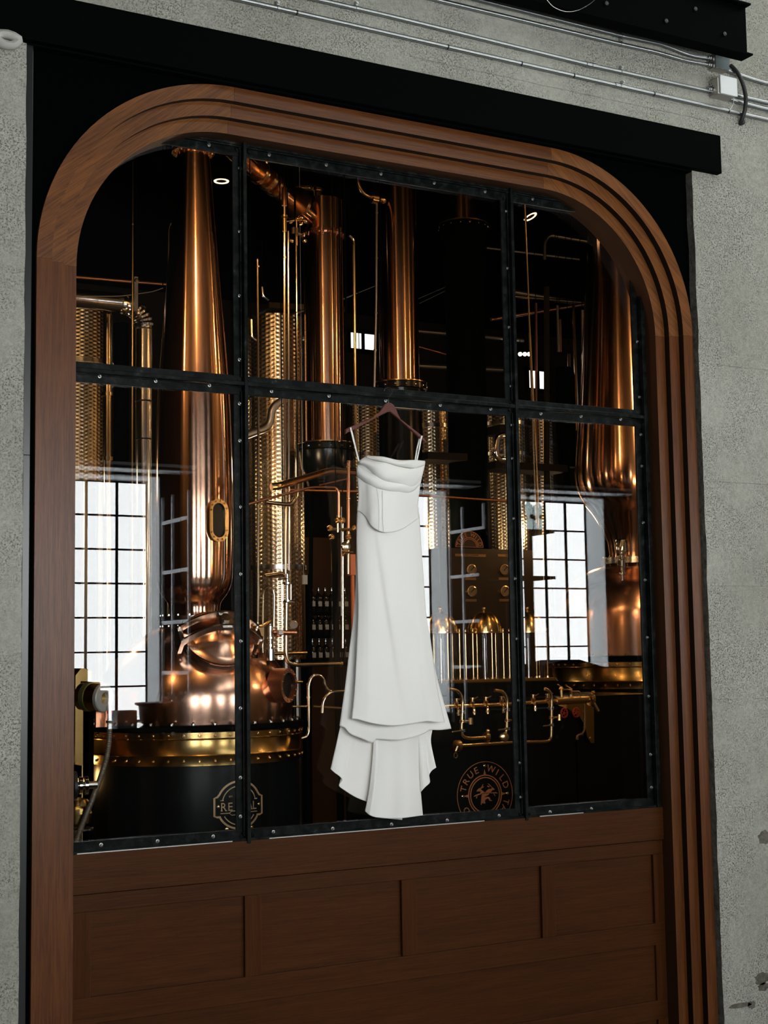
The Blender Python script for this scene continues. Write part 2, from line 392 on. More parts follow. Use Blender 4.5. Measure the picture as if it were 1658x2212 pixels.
# black steel plate that fills the opening round the arch (with the arch opening cut out)
def arch(x0, x1, ztop, r, zbot, n=26):    # open line: left jamb bottom -> over the top -> right jamb bottom
    P = [(x0, zbot)]
    P += [(x0 + r - r * math.cos(PI / 2 * i / n), ztop - r + r * math.sin(PI / 2 * i / n)) for i in range(n + 1)]
    P += [(x1 - r + r * math.sin(PI / 2 * i / n), ztop - r + r * math.cos(PI / 2 * i / n)) for i in range(n + 1)]
    P += [(x1, zbot)]; return P
CXW = 3.468; HW = 1.792; ZT = 4.553; RA = .905        # outer wooden arch: centre, half width, top, radius
STEP = .066; DY = .038; Y1 = -.17
o_in = arch(CXW - HW + .01, CXW + HW - .01, ZT - .01, RA - .01, -.25)
n = len(o_in); N0 = 26
outer = []
for i, (x, z) in enumerate(o_in):
    if i == 0: outer.append((XL - .05, -.25)); continue
    if i == n - 1: outer.append((XR + .05, -.25)); continue
    left = i <= N0 + 1; t_ = (i - 1) / N0 if left else 1 - (i - N0 - 2) / N0
    xe_ = XL - .05 if left else XR + .05; xc_ = o_in[N0 + 1][0] if left else o_in[N0 + 2][0]; zc0 = o_in[1][1]
    outer.append((xe_, zc0 + (4.70 - zc0) * t_ * 2) if t_ <= .5 else (xe_ + (xc_ - xe_) * (t_ - .5) * 2, 4.70))
mb = MB(); mb.strip(outer, o_in, -.148, -.135)
t2 = tag(mb.build('trim_2', 'black_plate', smooth=None), kind='structure')
mb = MB(); mb.box(XL + .0, XL + .030, -.196, -.14, -.25, ZB)   # upright steel flat at the left edge of the opening
t3 = tag(mb.build('trim_3', plain('painted_flat_bar', (.005, .0065, .0065), .30, 0., spec=.6), smooth=None, bevel=.002), kind='structure')
mb = MB(); mb.box(XL, XL + .0305, -.1965, -.1955, 2.80, 2.803); part(mb, 'joint', 'gap', t3, smooth=None)
# ---- stepped oak arch: three bands, each made of jamb, corner, head, corner, jamb
t1 = thing('trim_1', None, None, (CXW, Y1, -.2), kind='structure')
def sub(P, a, b): return P[a:b]
N = 26
for k in range(3):
    def band_line(e):
        return arch(CXW - HW + e, CXW + HW - e, ZT - e, max(.05, RA - e), -.25, N)
    O = band_line(k * STEP); I = band_line((k + 1) * STEP if k < 2 else 3 * STEP - .003)
    y0 = Y1 + k * DY; y1 = (y0 + DY + .02) if k < 2 else .06
    nmn = ['outer_band', 'middle_band', 'inner_band'][k]
    # lines: 0 = bottom left, 1..N+1 = left corner, N+2..2N+2 = right corner, 2N+3 = bottom right
    segs = [('jamb', 0, 2, 'wood_v'), ('corner', 1, N + 2, 'wood_d1'), ('head', N + 1, N + 3, 'wood_h'), ('corner', N + 2, 2 * N + 3, 'wood_d2'), ('jamb', 2 * N + 2, 2 * N + 4, 'wood_v')]
    for nme, a, b_, mt in segs:
        mb = MB(); Oa, Ia = O[a:b_], I[a:b_]
        g = .0009                                                # hairline joint
        if nme == 'head': Oa = [(Oa[0][0] + g, Oa[0][1]), (Oa[1][0] - g, Oa[1][1])]; Ia = [(Ia[0][0] + g, Ia[0][1]), (Ia[1][0] - g, Ia[1][1])]
        if nme == 'jamb': Oa = [(x, z - (g if z > 1 else 0)) for x, z in Oa]; Ia = [(x, z - (g if z > 1 else 0)) for x, z in Ia]
        mb.strip(Oa, Ia, y0, y1)
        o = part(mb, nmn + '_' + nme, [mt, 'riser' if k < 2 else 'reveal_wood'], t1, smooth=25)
        zc0 = ZT - 1.6
        for p in o.data.polygons:      # inner returns of each step, shade painted by a darker material
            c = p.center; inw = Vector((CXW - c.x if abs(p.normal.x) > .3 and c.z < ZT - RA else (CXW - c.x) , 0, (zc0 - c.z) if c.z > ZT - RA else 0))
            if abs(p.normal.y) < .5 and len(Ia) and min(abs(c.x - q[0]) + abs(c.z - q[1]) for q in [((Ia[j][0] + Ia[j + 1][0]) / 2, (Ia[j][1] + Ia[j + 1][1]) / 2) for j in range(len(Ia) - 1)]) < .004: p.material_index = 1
# ---- oak panelling under the window
t4 = thing('trim_4', None, None, (CXW, -.02, -.2), kind='structure')
XA, XB = CXW - HW + 3 * STEP - .02, CXW + HW - 3 * STEP + .02
ZS = 1.143
def pbox(nme, x0, x1, z0, z1, yf, yb, mt, bev=.002):
    mb = MB(); mb.box(x0, x1, yf, yb, z0, z1); return part(mb, nme, mt, t4, smooth=None, bevel=bev)
pbox('top_rail', XA, XB, .975, ZS, -.022, .05, 'wood_p', .003)
pbox('rail', XA, XB, .900, .9715, -.008, .05, 'wood_p')
pbox('rail', XA, XB, .438, .548, -.008, .05, 'wood_p')
pbox('rail', XA, XB, .062, .158, -.008, .05, 'wood_p')
pbox('rail', XA, XB, -.25, -.20, -.008, .05, 'wood_p')
xs = [XA, 1.975, 2.680, 2.761, 3.484, 3.565, 4.287, 4.368, 5.0, XB]
for z0, z1, off in ((.548, .900, 0), (.158, .438, None), (-.20, .062, -.37)):
    if off is None:
        pbox('panel', 1.90, XB - .06, z0 - .0, z1, .006, .03, 'wood_p', 0)
        pbox('stile', XA, 1.975, z0, z1, -.008, .05, 'wood_ps'); pbox('stile', 5.0, XB, z0, z1, -.008, .05, 'wood_ps'); continue
    X = [XA, 1.975] + [q + off for q in xs[2:8] if 2.1 < q + off < 4.95] + [5.0, XB]
    for i in range(0, len(X), 2):
        pbox('stile', X[i], X[i + 1], z0, z1, -.010, .05, 'wood_ps')
        if i + 2 < len(X): pbox('panel', X[i + 1], X[i + 2], z0, z1, .008, .03, 'wood_p', 0)
# ---- black lintel beam over the arch, steel I-beam end high on the wall
mb = MB(); mb.box(-4, 5.455, -.236, -.15, ZB - .012, 4.778); mb.box(-4, XR + .0, -.2, -.13, ZB - .02, ZB)
lb = tag(mb.build('lintel_beam', 'black', smooth=None, bevel=.004), 'long black steel lintel beam over the oak arch', 'beam')
mb = MB(); xe = 5.557
mb.box(-2, xe, -.405, -.315, 5.192, 5.202); mb.box(-2, xe - .004, -.365, -.352, 5.202, 5.478); mb.box(-2, xe, -.405, -.315, 5.478, 5.488); mb.box(2.4, 2.5, -.352, -.2, 5.32, 5.478)
ib = tag(mb.build('steel_beam', 'black', smooth=None), 'black steel I-beam end high above the conduits, cut off square', 'beam')
for u, v in ((1308, 8), (1437, 46), (1500, 20), (1563, 74)):
    p = at(u, v, -.366); mb = MB(); mb.lathe([(.013, 0), (.013, .008), (.008, .010)], p, 6, (0, -1, 0)); part(mb, 'bolt_head', 'rubber', ib)
# ================================================================ WINDOW of the still room: window_1
w1 = thing('window_1', None, None, (CXW, 0, 1.14), kind='structure')
WX0, WX1, WZ0, WZ1 = 1.850, 5.05, ZS, 4.348
MX = (2.697, 4.200); TZ = 3.210
def fr(nme, x0, x1, y0, y1, z0, z1, mt='frame', bev=.002):
    mb = MB(); mb.box(x0, x1, y0, y1, z0, z1); return part(mb, nme, mt, w1, smooth=None, bevel=bev)
for x in MX:
    m_ = fr('mullion', x - .009, x + .008, -.028, .05, WZ0 - .012, WZ1 + .02)
    for s in (-1, 1):
        for z0, z1 in ((WZ0 + .02, TZ - .03), (TZ + .035, WZ1 - .01)):
            mb = MB(); xa, xb = (x - .050, x - .013) if s < 0 else (x + .008, x + .017)
            mb.box(xa, xb, .004, .016, z0, z1); xc, xd = (x - .020, x - .014) if s < 0 else (x + .008, x + .010); mb.box(xc, xd, -.010, .006, z0, z1)
            part(mb, 'glazing_bead', 'frame', w1, smooth=None, bevel=.0015)
fr('transom', WX0, WX1, -.024, .045, TZ - .006, TZ + .012)
for a, b_ in ((WX0 + .02, MX[0] - .012), (MX[0] + .012, MX[1] - .012), (MX[1] + .012, WX1 - .02)):
    for z0, z1, zl in ((TZ - .046, TZ - .008, TZ - .012), (TZ + .014, TZ + .044, TZ + .014)):
        mb = MB(); mb.box(a, b_, .002, .016, z0, z1); mb.box(a, b_, -.006, .004, zl, zl + .004); part(mb, 'glazing_bead', 'frame', w1, smooth=None, bevel=.0015)
    for z0, z1, zl in ((WZ0, WZ0 + .048, WZ0 + .004), (WZ1 - .05, WZ1, WZ1 - .012)):
        mb = MB(); mb.box(a, b_, .002, .016, z0, z1); mb.box(a, b_, -.016, .004, zl, zl + .007); part(mb, 'glazing_bead', 'frame', w1, smooth=None, bevel=.0015)
mb = MB()
for a, b_ in ((WX0 + .06, MX[0] - .08), (MX[0] + .10, MX[1] - .25), (MX[1] + .08, WX1 - .5)): mb.box(a, b_, -.0215, -.0165, WZ0 + .0005, WZ0 + .0045)
part(mb, 'sill_strip', 'steel_dull', w1, smooth=None)
fr('frame_head', WX0, WX1, -.01, .045, WZ1, WZ1 + .03); fr('frame_sill', WX0, WX1, -.016, .045, WZ0 - .02, WZ0 + .006)
for x in (WX0, WX1 - .024):
    fr('frame_side', x, x + .024, -.03, .045, WZ0, WZ1)
    for z0, z1 in ((WZ0 + .03, TZ - .03), (TZ + .03, WZ1)):
        s = 1 if x < 3 else -1; xa, xb = sorted((x + .012 + s * .014, x + .012 + s * (.036 if s > 0 else .050))); fr('glazing_bead', xa, xb, .004, .016, z0, z1)
xs_ = [WX0 + .02, MX[0], MX[1], WX1 - .02]
for i in range(3):
    for z0, z1 in ((WZ0 + .01, TZ), (TZ, WZ1 + .01)):
        mb = MB(); mb.box(xs_[i] + .004, xs_[i + 1] - .004, .0205, .0265, z0 + .003, z1 - .003); part(mb, 'pane', 'glass', w1, smooth=None)
# weld lumps at the joints
mb = MB(); rnd_ = random.Random(3)
for x in MX:
    for z in (WZ0 + .01, TZ, WZ1 - .02):
        for s in (-1, 1):
            for k in range(5): mb.sphere((x + s * rnd_.uniform(.014, .035), rnd_.uniform(-.008, .006), z + rnd_.uniform(-.022, .022)), rnd_.uniform(.005, .010), 7, 5)
part(mb, 'weld', 'frame', w1)
B = [(517, 363), (517, 500), (517, 639), (517, 777), (517, 872), (518, 952), (520, 1095), (520, 1240), (520, 1385), (519, 1530), (519, 1680), (519, 1764),
     (1093, 457), (1096, 580), (1099, 707), (1103, 834), (1105, 918), (1106, 990), (1109, 1120), (1112, 1250), (1116, 1380), (1119, 1513), (1122, 1648), (1124, 1722),
     (1375, 738), (1380, 858), (1383, 939), (1385, 1007), (1388, 1129), (1392, 1253), (1397, 1377), (1400, 1504), (1404, 1630), (1406, 1701),
     (215, 810), (336, 820), (452, 829.5), (586, 842.5), (710, 852.5), (832.5, 863), (950, 872.5), (1059, 881), (1167, 891), (1253.5, 897), (1339, 903),
     (451, 313), (581, 334.6), (704, 356), (822, 375.6), (937, 395.5), (1047, 414), (1149.5, 430),
     (218, 1825), (340, 1817), (460, 1807), (590, 1797), (718, 1790), (845, 1781), (965, 1772), (1077, 1762), (1187, 1754), (1276, 1747)]
mb = MB(); mb.lathe([(.0085, 0), (.0085, .003), (.0058, .0035), (.0058, .009), (.0035, .011)], (0, 0, 0), 8, (0, -1, 0))
b0 = mb.build('screw_head', plain('zinc_screw', (.30, .30, .29), .35, 1.), w1); b0.location = at(*B[0], .002) - w1.location
for u, v in B[1:]:
    c = b0.copy(); COL.objects.link(c); c.parent = w1; c.location = at(u, v, .002) - w1.location - Vector((0, 0, .006 if 805 < v < 905 and not (500 < u < 530 or 1090 < u < 1110 or u > 1370) else 0))
# ================================================================ conduits and boxes
def conduit(label, P, r=.0115, bands=()):
    t = thing('conduit', label, 'conduit', P[0], 'galvanised conduits above the lintel')
    mb = MB(); mb.tube([Vector(p) for p in P], r, 12, smooth_bend=.06); part(mb, 'tube', 'conduit', t)
    for x, kind in bands:
        k = min(range(len(P) - 1), key=lambda i: 0 if P[i].x <= x <= P[i + 1].x else 1); f_ = (x - P[k].x) / (P[k + 1].x - P[k].x); p = P[k].lerp(P[k + 1], f_); d = (P[k + 1] - P[k]).normalized()
        mb = MB()
        if kind == 't': mb.lathe([(r * 1.06, -.004), (r * 1.14, 0), (r * 1.06, .004)], p, 12, d); part(mb, 'tape_ring', 'rubber', t)
        elif kind == 'c': mb.lathe([(r, -.034), (r * 1.28, -.032), (r * 1.28, -.004), (r * 1.12, -.002), (r * 1.12, .002), (r * 1.28, .004), (r * 1.28, .032), (r, .034)], p, 12, d); part(mb, 'coupling', 'conduit', t)
        else:
            mb.lathe([(r * 1.05, -.007), (r * 1.22, -.006), (r * 1.22, .006), (r * 1.05, .007)], p, 12, d)
            mb.box(p.x - .006, p.x + .006, p.y - .006, YC + .001, p.z + r, p.z + r + .022); mb.lathe([(.006, 0), (.006, .006)], (p.x, p.y - .006, p.z + r + .013), 6, (0, -1, 0)); part(mb, 'strap', 'conduit', t)
    return t
yc = YC - .017
def A(u, v): return at(u, v, yc)
XD = Vector((3.5, 0, 0))
def ext(P):   # carry the line on to the left and right beyond the picture
    return [P[0] - XD] + P + [P[-1] + XD]
xx = lambda u, v: A(u, v).x
conduit('lowest galvanised conduit just above the lintel, running on past the boxes', ext([A(522, 0), A(1658, 259)]), bands=[(xx(640, 27), 't'), (xx(600, 18), 's'), (xx(966, 101), 't'), (xx(1125, 137), 't'), (xx(1238, 163), 't'), (xx(1337, 185), 'c'), (xx(1345, 187), 's'), (xx(1411, 202), 't'), (xx(1572, 240), 't')])
P = [A(690, 0), A(830, 32), A(1275, 141), A(1540, 199)]
conduit('second galvanised conduit from the bottom, ending in the lower box', [P[0] - XD] + P, bands=[(xx(770, 18), 's'), (xx(1276, 141), 'c'), (xx(1342, 155), 's')])
P = [A(945, 0), A(1339, 95), A(1420, 113), A(1480, 131), A(1538, 141)]
conduit('galvanised conduit third from the bottom, bent into the upper box', [P[0] - XD] + P, bands=[(xx(1341, 95), 's')])
P = [A(1035, 0), A(1340, 77), A(1430, 96), A(1490, 120), A(1536, 127)]
conduit('topmost galvanised conduit, bent down into the upper box', [P[0] - XD] + P, bands=[(xx(1343, 77), 's')])
for lab, P in [('short conduit leaving the right side of the upper box', [A(1570, 152), A(1620, 170), A(1658, 181)]), ('upper of two short conduits leaving the white box cover', [A(1588, 206), A(1658, 222)]), ('lower of two short conduits leaving the white box cover', [A(1570, 212), A(1600, 222), A(1658, 237)])]:
    conduit(lab, P + [P[-1] + XD])
def jbox(label, u0, v0, u1, v1, depth, lid, lm):
    a = at(u0, v0, YC - depth); b_ = at(u1, v1, YC - depth); t = thing('junction_box', label, 'junction box', (a.x, YC, b_.z))
    mb = MB(); mb.box(a.x, b_.x, YC - depth, YC, b_.z, a.z); part(mb, 'box_body', 'steel_dull', t, smooth=None, bevel=.003)
    if lid:
        mb = MB(); mb.box(a.x + lid[0], b_.x + lid[1], YC - depth - lid[4], YC - depth, b_.z + lid[2], a.z + lid[3]); part(mb, 'cover', lm, t, smooth=None, bevel=.003)
    mb = MB()
    for k in range(6): mb.lathe([(.003, 0), (.003, .001)], (a.x - .0005, YC - .01 - .006 * k, a.z - .02 - .015 * (k % 3)), 6, (-1, 0, 0))
    part(mb, 'knockout', 'rubber', t)
    for z in ([.25, .7] if lm == 'lid_steel' else [.55]):
        mb = MB(); mb.lathe([(.012, 0), (.017, .004), (.017, .014), (.013, .016), (.013, .022)], (a.x, YC - .02, a.z + (b_.z - a.z) * z), 8, (-1, 0, 0)); part(mb, 'connector', 'conduit', t)
    return t
M['lid_steel'] = plain('dark_zinc_cover', (.10, .125, .13), .4, .7)
jbox('upper junction box with dark zinc cover, under the beam end', 1543, 113, 1574, 153, .055, (0, 0, 0, 0, .004), 'lid_steel')
jbox('lower junction box with square white cover', 1549, 166, 1589, 210, .075, (.012, .004, .0, .012, .010), 'white')
mb = MB(); P = [A(1577, 141), at(1592, 155, yc - .03), at(1604, 180, yc - .04), at(1611, 210, yc - .04), at(1608, 240, yc - .03), at(1600, 262, yc), at(1598, 268, YC)]
mb.tube(P, .0115, 12, smooth_bend=.1)
cb_ = tag(mb.build('black_cable', 'rubber'), 'thick black flexible cable looping from the upper box into the wall', 'cable')
mb = MB(); p = at(1601, 264, YC); mb.lathe([(.017, 0), (.017, .012), (.012, .016)], p, 10, (0, -1, 0)); part(mb, 'gland', 'rubber', cb_)
mb = MB(); mb.tube([at(1583, 212, YC - .03), at(1584, 222, YC - .03), at(1581, 230, YC - .03), at(1574, 238, YC - .03)], .0014, 6, smooth_bend=.02)
tag(mb.build('loose_wire', 'steel_dull'), 'thin loose wire hanging under the white box cover', 'wire')
mb = MB(); mb.tube([at(1178, -4, -.43), at(1192, 14, -.43), at(1218, 26, -.43), at(1246, 24, -.43), at(1275, 8, -.43), at(1290, -6, -.43)], .0018, 6, smooth_bend=.08)
tag(mb.build('hanging_wire', 'steel_dull'), 'thin grey wire looping down in front of the I-beam', 'wire')
# foam lump at the left end
mb = MB(); c = at(14, 86, YC - .02)
rings = []
for i in range(13):
    a = 2 * PI * i / 12
    rings.append([(c.x + .046 * math.cos(a) * (1 + .12 * math.sin(3 * a)) + .024 * math.cos(a) * math.cos(b_ * 2 * PI / 8) , c.y + .03 * math.sin(b_ * 2 * PI / 8), c.z + .024 * math.sin(a) + .018 * math.sin(a) * math.cos(b_ * 2 * PI / 8)) for b_ in range(8)])
mb.ring_stack(rings, False); tag(mb.build('foam_collar', 'foam', smooth=60), 'lumpy pale foam collar under the left end of the lintel', 'foam')
# ================================================================ FRONT ROOM (seen only as reflection in the glass)
D = 8.0; TH = .40
def mir(u, v, d): p = at(u, v, d); return Vector((p.x, -d, p.z))
fz0, fz1 = mir(345, 1565, D).z, mir(347, 1028, D).z
wins = [(2.98, 5.30), (7.42, 8.76), (9.76, 11.02), (12.4, 13.7), (1.0, 2.6), (-1.6, 0.0)]  # last three added as extra fill, outside the reflected view
def wallcut(name, mat):
    mb = MB(); xs = [-6] + [q for a in sorted(wins) for q in a] + [16]
    for i in range(0, len(xs) - 1, 2): mb.box(xs[i], xs[i + 1], -D - TH, -D, -.3, 7.4)
    for a, b_ in sorted(wins): mb.box(a, b_, -D - TH, -D, -.3, fz0); mb.box(a, b_, -D - TH, -D, fz1, 7.4)
    return tag(mb.build(name, mat, smooth=None), kind='structure')
wallcut('wall_back', 'front_wall_dark')
mb = MB()
for a, b_ in wins:    # plastered pale reveals, a thin lining
    mb.box(a - .0, a + .012, -D - TH + .02, -D - .0, fz0, fz1); mb.box(b_ - .012, b_, -D - TH + .02, -D, fz0, fz1)
    mb.box(a, b_, -D - TH + .02, -D, fz1 - .012, fz1); mb.box(a, b_, -D - TH + .02, -D + .03, fz0 - .0, fz0 + .015)
tag(mb.build('trim_5', 'paint_grey', smooth=None), kind='structure')
nr = 7
for wi, (a, b_) in enumerate(wins):
    t = thing('window_%d' % (wi + 2), None, None, (a, -D - TH, fz0), kind='structure')
    yw = -D - TH + .03; nc = max(2, int(round((b_ - a) / .33)))
    xs = [a + .012 + (b_ - a - .024) * i / nc for i in range(nc + 1)]; zs = [fz0 + .03 + (fz1 - fz0 - .06) * i / nr for i in range(nr + 1)]
    mb = MB(); g = .011
    for x in xs: mb.box(x - g, x + g, yw - .01, yw + .02, zs[0], zs[-1])
    for z in zs: mb.box(xs[0], xs[-1], yw - .01, yw + .02, z - g * .8, z + g * .8)
    part(mb, 'glazing_bar', 'black', t, smooth=None)
    if wi < 3:
        for i in range(nc):
            for j in range(nr):
                mb = MB(); mb.box(xs[i] + .004, xs[i + 1] - .004, yw - .022, yw - .012, zs[j] + .004, zs[j + 1] - .004); part(mb, 'pane', 'sky_pane', t, smooth=None)
    else:  # added fill windows, one glowing sheet each
        mb = MB(); mb.box(xs[0], xs[-1], yw - .022, yw - .012, zs[0], zs[-1]); part(mb, 'pane', 'sky_pane', t, smooth=None)
    # window hood (a pale shallow box over each window)
    mb = MB(); mb.box(a - .3, b_ + .28, -D, -D + .30, fz1 + .06, fz1 + .09); mb.box(a - .3, b_ + .28, -D, -D + .30, fz1 + .025, fz1 + .033); part(mb, 'hood', 'paint_grey', t, smooth=None)
    if wi in (0, 1):   # sash standing open at a right angle
        mb = MB(); x = b_ + .02; z0, z1 = fz0 - .1, 3.62; L = .74
        for y in (0.02, .30, L): mb.box(x - .012, x + .012, -D + y - .014, -D + y + .014, z0, z1)
        for z in (3.35, 2.84, 2.33, 1.825): mb.box(x - .010, x + .010, -D + .02, -D + L, z - .018, z + .018)
        part(mb, 'open_sash', 'paint_grey', t, smooth=None)
for nme, bx in [('wall_west', (-6.2, -6, -D, YC, -.3, 7.4)), ('wall_east', (16, 16.2, -D, YC, -.3, 7.4))]:
    mb = MB(); mb.box(*bx); tag(mb.build(nme, 'front_wall_dark', smooth=None), kind='structure')
mb = MB(); mb.box(-6.2, 16.2, -D - TH, 10.2, -.35, -.25); tag(mb.build('floor', 'floor', smooth=None), kind='structure')
mb = MB(); mb.box(-6.2, 16.2, -D - TH, YC + .0, 7.4, 7.5); tag(mb.build('ceiling', 'dark_wall', smooth=None), kind='structure')
mb = MB(); mb.box(-6.2, 16.2, .1, 10.2, 6.2, 6.3); tag(mb.build('ceiling_2', 'black_plate', smooth=None), kind='structure')
# back-bar shelf with clear bottles, reflected at the right of the dress
def bottle_pair(label, group, loc, mat='clear_glass', h=.27, first=[None], lab='label_dark'):
    if first[0] is None:
        t = thing('spirit_bottle', label, 'bottle', (0, 0, 0), group)
        mb = MB(); mb.lathe([(.036, 0), (.040, .006), (.040, .165), (.034, .19), (.014, .212), (.013, .262), (.016, .263), (.016, .275)], (0, 0, 0), 18); part(mb, 'glass_body', 'clear_glass', t)
        mb = MB(); mb.lathe([(.0145, .262), (.0145, .292), (.010, .294)], (0, 0, 0), 12); part(mb, 'stopper', 'label_dark', t)
        mb = MB(); mb.lathe([(.019, 0), (.019, .002)], (0, .0412, .105), 16, (0, 1, 0)); part(mb, 'round_label', 'label_dark', t)
        mb = MB(); mb.lathe([(.019, 0), (.019, .002)], (0, -.0412, .105), 16, (0, -1, 0)); part(mb, 'round_label', 'label_dark', t)
        first[0] = t; t.location = loc; return t
    s_ = first[0]; r = s_.copy(); COL.objects.link(r); r.location = loc; r['label'] = label; r['group'] = group
    for ch in s_.children: c = ch.copy(); COL.objects.link(c); c.parent = r
    return r
ds = 3.0
ps = mir(1150, 1145, ds)
t = thing('bar_shelf', 'slim dark bar shelf mirrored in the right glass, bottles on its top board', 'shelf', (ps.x, -ds, 0))
zs_ = [mir(1150, 1147, ds).z, mir(1150, 1246, ds).z, mir(1150, 1440, ds).z, mir(1150, 1530, ds).z]
xa_, xb_ = mir(1040, 1150, ds).x, mir(1178, 1150, ds).x
for z in zs_:
    mb = MB(); mb.box(xa_, xb_, -ds - .16, -ds + .16, z - .022, z); part(mb, 'shelf_board', 'black', t, smooth=None)
for x in (mir(1150, 1200, ds).x, xa_ + .03):
    mb = MB(); mb.box(x - .022, x + .022, -ds - .02, -ds + .02, -.25, zs_[0] - .022); part(mb, 'post', 'black', t, smooth=None)
for i, u in enumerate((1152, 1139, 1128, 1064, 1052, 1040)):
    p = mir(u + 7, 1147, ds); x = max(xa_ + .05, p.x - .04)
for i in range(6):
    x = xb_ - .07 - i * .088
    bottle_pair('clear dark-labelled bottle mirrored on the bar shelf, %s from the right' % ['first', 'second', 'third', 'fourth', 'fifth', 'sixth'][i], 'clear bottles mirrored on the bar shelf', (x, -ds + .05, zs_[0]))
# ================================================================ STILL ROOM shell
BW = 9.6
mb = MB(); mb.box(-6.2, 16.2, BW, BW + .2, -.3, 6.3); wb = tag(mb.build('wall_far', 'dark_wall', smooth=None), kind='structure')
for nme, bx in [('wall_still_west', (-1.2, -1.0, .35, BW, -.3, 6.3)), ('wall_still_east', (15.8, 16, .35, BW, -.3, 6.3))]:
    mb = MB(); mb.box(*bx); tag(mb.build(nme, 'dark_wall', smooth=None), kind='structure')
k_ = 20
for (u0, u1, v0, v1, nc, nr_) in [(516, 575, 750, 787, 2, 1), (752, 812, 718, 758, 2, 1), (1137, 1182, 800, 842, 2, 1)]:
    p0, p1 = at(u0, v0, BW - .02), at(u1, v1, BW - .02)
    t = thing('window_%d' % k_, None, None, (p0.x, BW, p1.z), kind='structure'); k_ += 1
    for i in range(nc):
        for j in range(nr_):
            a = p0.x + (p1.x - p0.x) * i / nc; b_ = p0.x + (p1.x - p0.x) * (i + 1) / nc
            mb = MB(); mb.box(a + .02, b_ - .02, BW - .03, BW - .01, p1.z, p0.z); part(mb, 'pane', 'far_pane', t, smooth=None)
    mb = MB(); mb.box(p0.x - .04, p1.x + .04, BW - .05, BW, p0.z, p0.z + .05); mb.box(p0.x - .04, p1.x + .04, BW - .05, BW, p1.z - .05, p1.z)
    for i in range(nc + 1): x = p0.x + (p1.x - p0.x) * i / nc; mb.box(x - .02, x + .02, BW - .05, BW, p1.z, p0.z)
    part(mb, 'window_frame', 'black', t, smooth=None)
# brown panelled lower back wall
pa, pb = at(640, 1160, 7.6), at(1115, 1160, 7.6)
mb = MB(); mb.box(pa.x - .25, pb.x + 1.0, 7.6, 7.7, -.25, pa.z)
tag(mb.build('brown_partition', 'brown_wall', smooth=None), 'low brown partition wall behind the stills and bottle shelves', 'partition')
# pale ceiling duct strips deep in the room
def beam(name, label, cat, mat, u0, v0, u1, v1, Y, hpx, dep=.15, group=None):
    a, b_ = at(u0, v0, Y), at(u1, v1, Y); h = hpx * (Y + 8) / F; d = (b_ - a); mb = MB(); mb.obox((a + b_) / 2, d / 2, (0, dep, 0), (0, 0, h / 2))
    return tag(mb.build(name, mat, smooth=None), label, cat, group)
# ================================================================ pot stills
def scaleat(u, v, Y): return F / px(at(u, v, Y))[2]
def bolts_ring(t, c, R_, n, r, h, mat, name='bolt', phase=0, axis='z', arc=None):
    mb = MB(); mb.lathe([(r, 0), (r, h * .7), (r * .6, h)], (0, 0, 0), 8); src = part(mb, name, mat, t); first = True
    for i in range(n):
        a = phase + 2 * PI * i / n
        if arc and not (arc[0] <= (a % (2 * PI)) <= arc[1]): continue
        if axis == 'z': L = Vector((c[0] + R_ * math.cos(a), c[1] + R_ * math.sin(a), c[2])); rot = (0, 0, 0)
        else: L = Vector((c[0] + R_ * math.cos(a), c[1] + R_ * math.sin(a), c[2])); rot = (Vector((math.cos(a), math.sin(a), 0))).to_track_quat('Z', 'Y').to_euler()
        o = src if first else src.copy()
        if not first: COL.objects.link(o); o.parent = t; o.matrix_parent_inverse = src.matrix_parent_inverse.copy()
        first = False; o.location = L; o.rotation_euler = rot
def circle_frame(t, P, Nn, R_, w_, name, mat, depth=.02, glassm=None, nb=10, sq=1.0, gl_name='sight_glass'):
    pass
def wrapmap(c, R_, a0, z0):
    def f(x, y, h): a = a0 + x / R_; return (c[0] + (R_ + h) * math.cos(a), c[1] + (R_ + h) * math.sin(a), z0 + y)
    return f
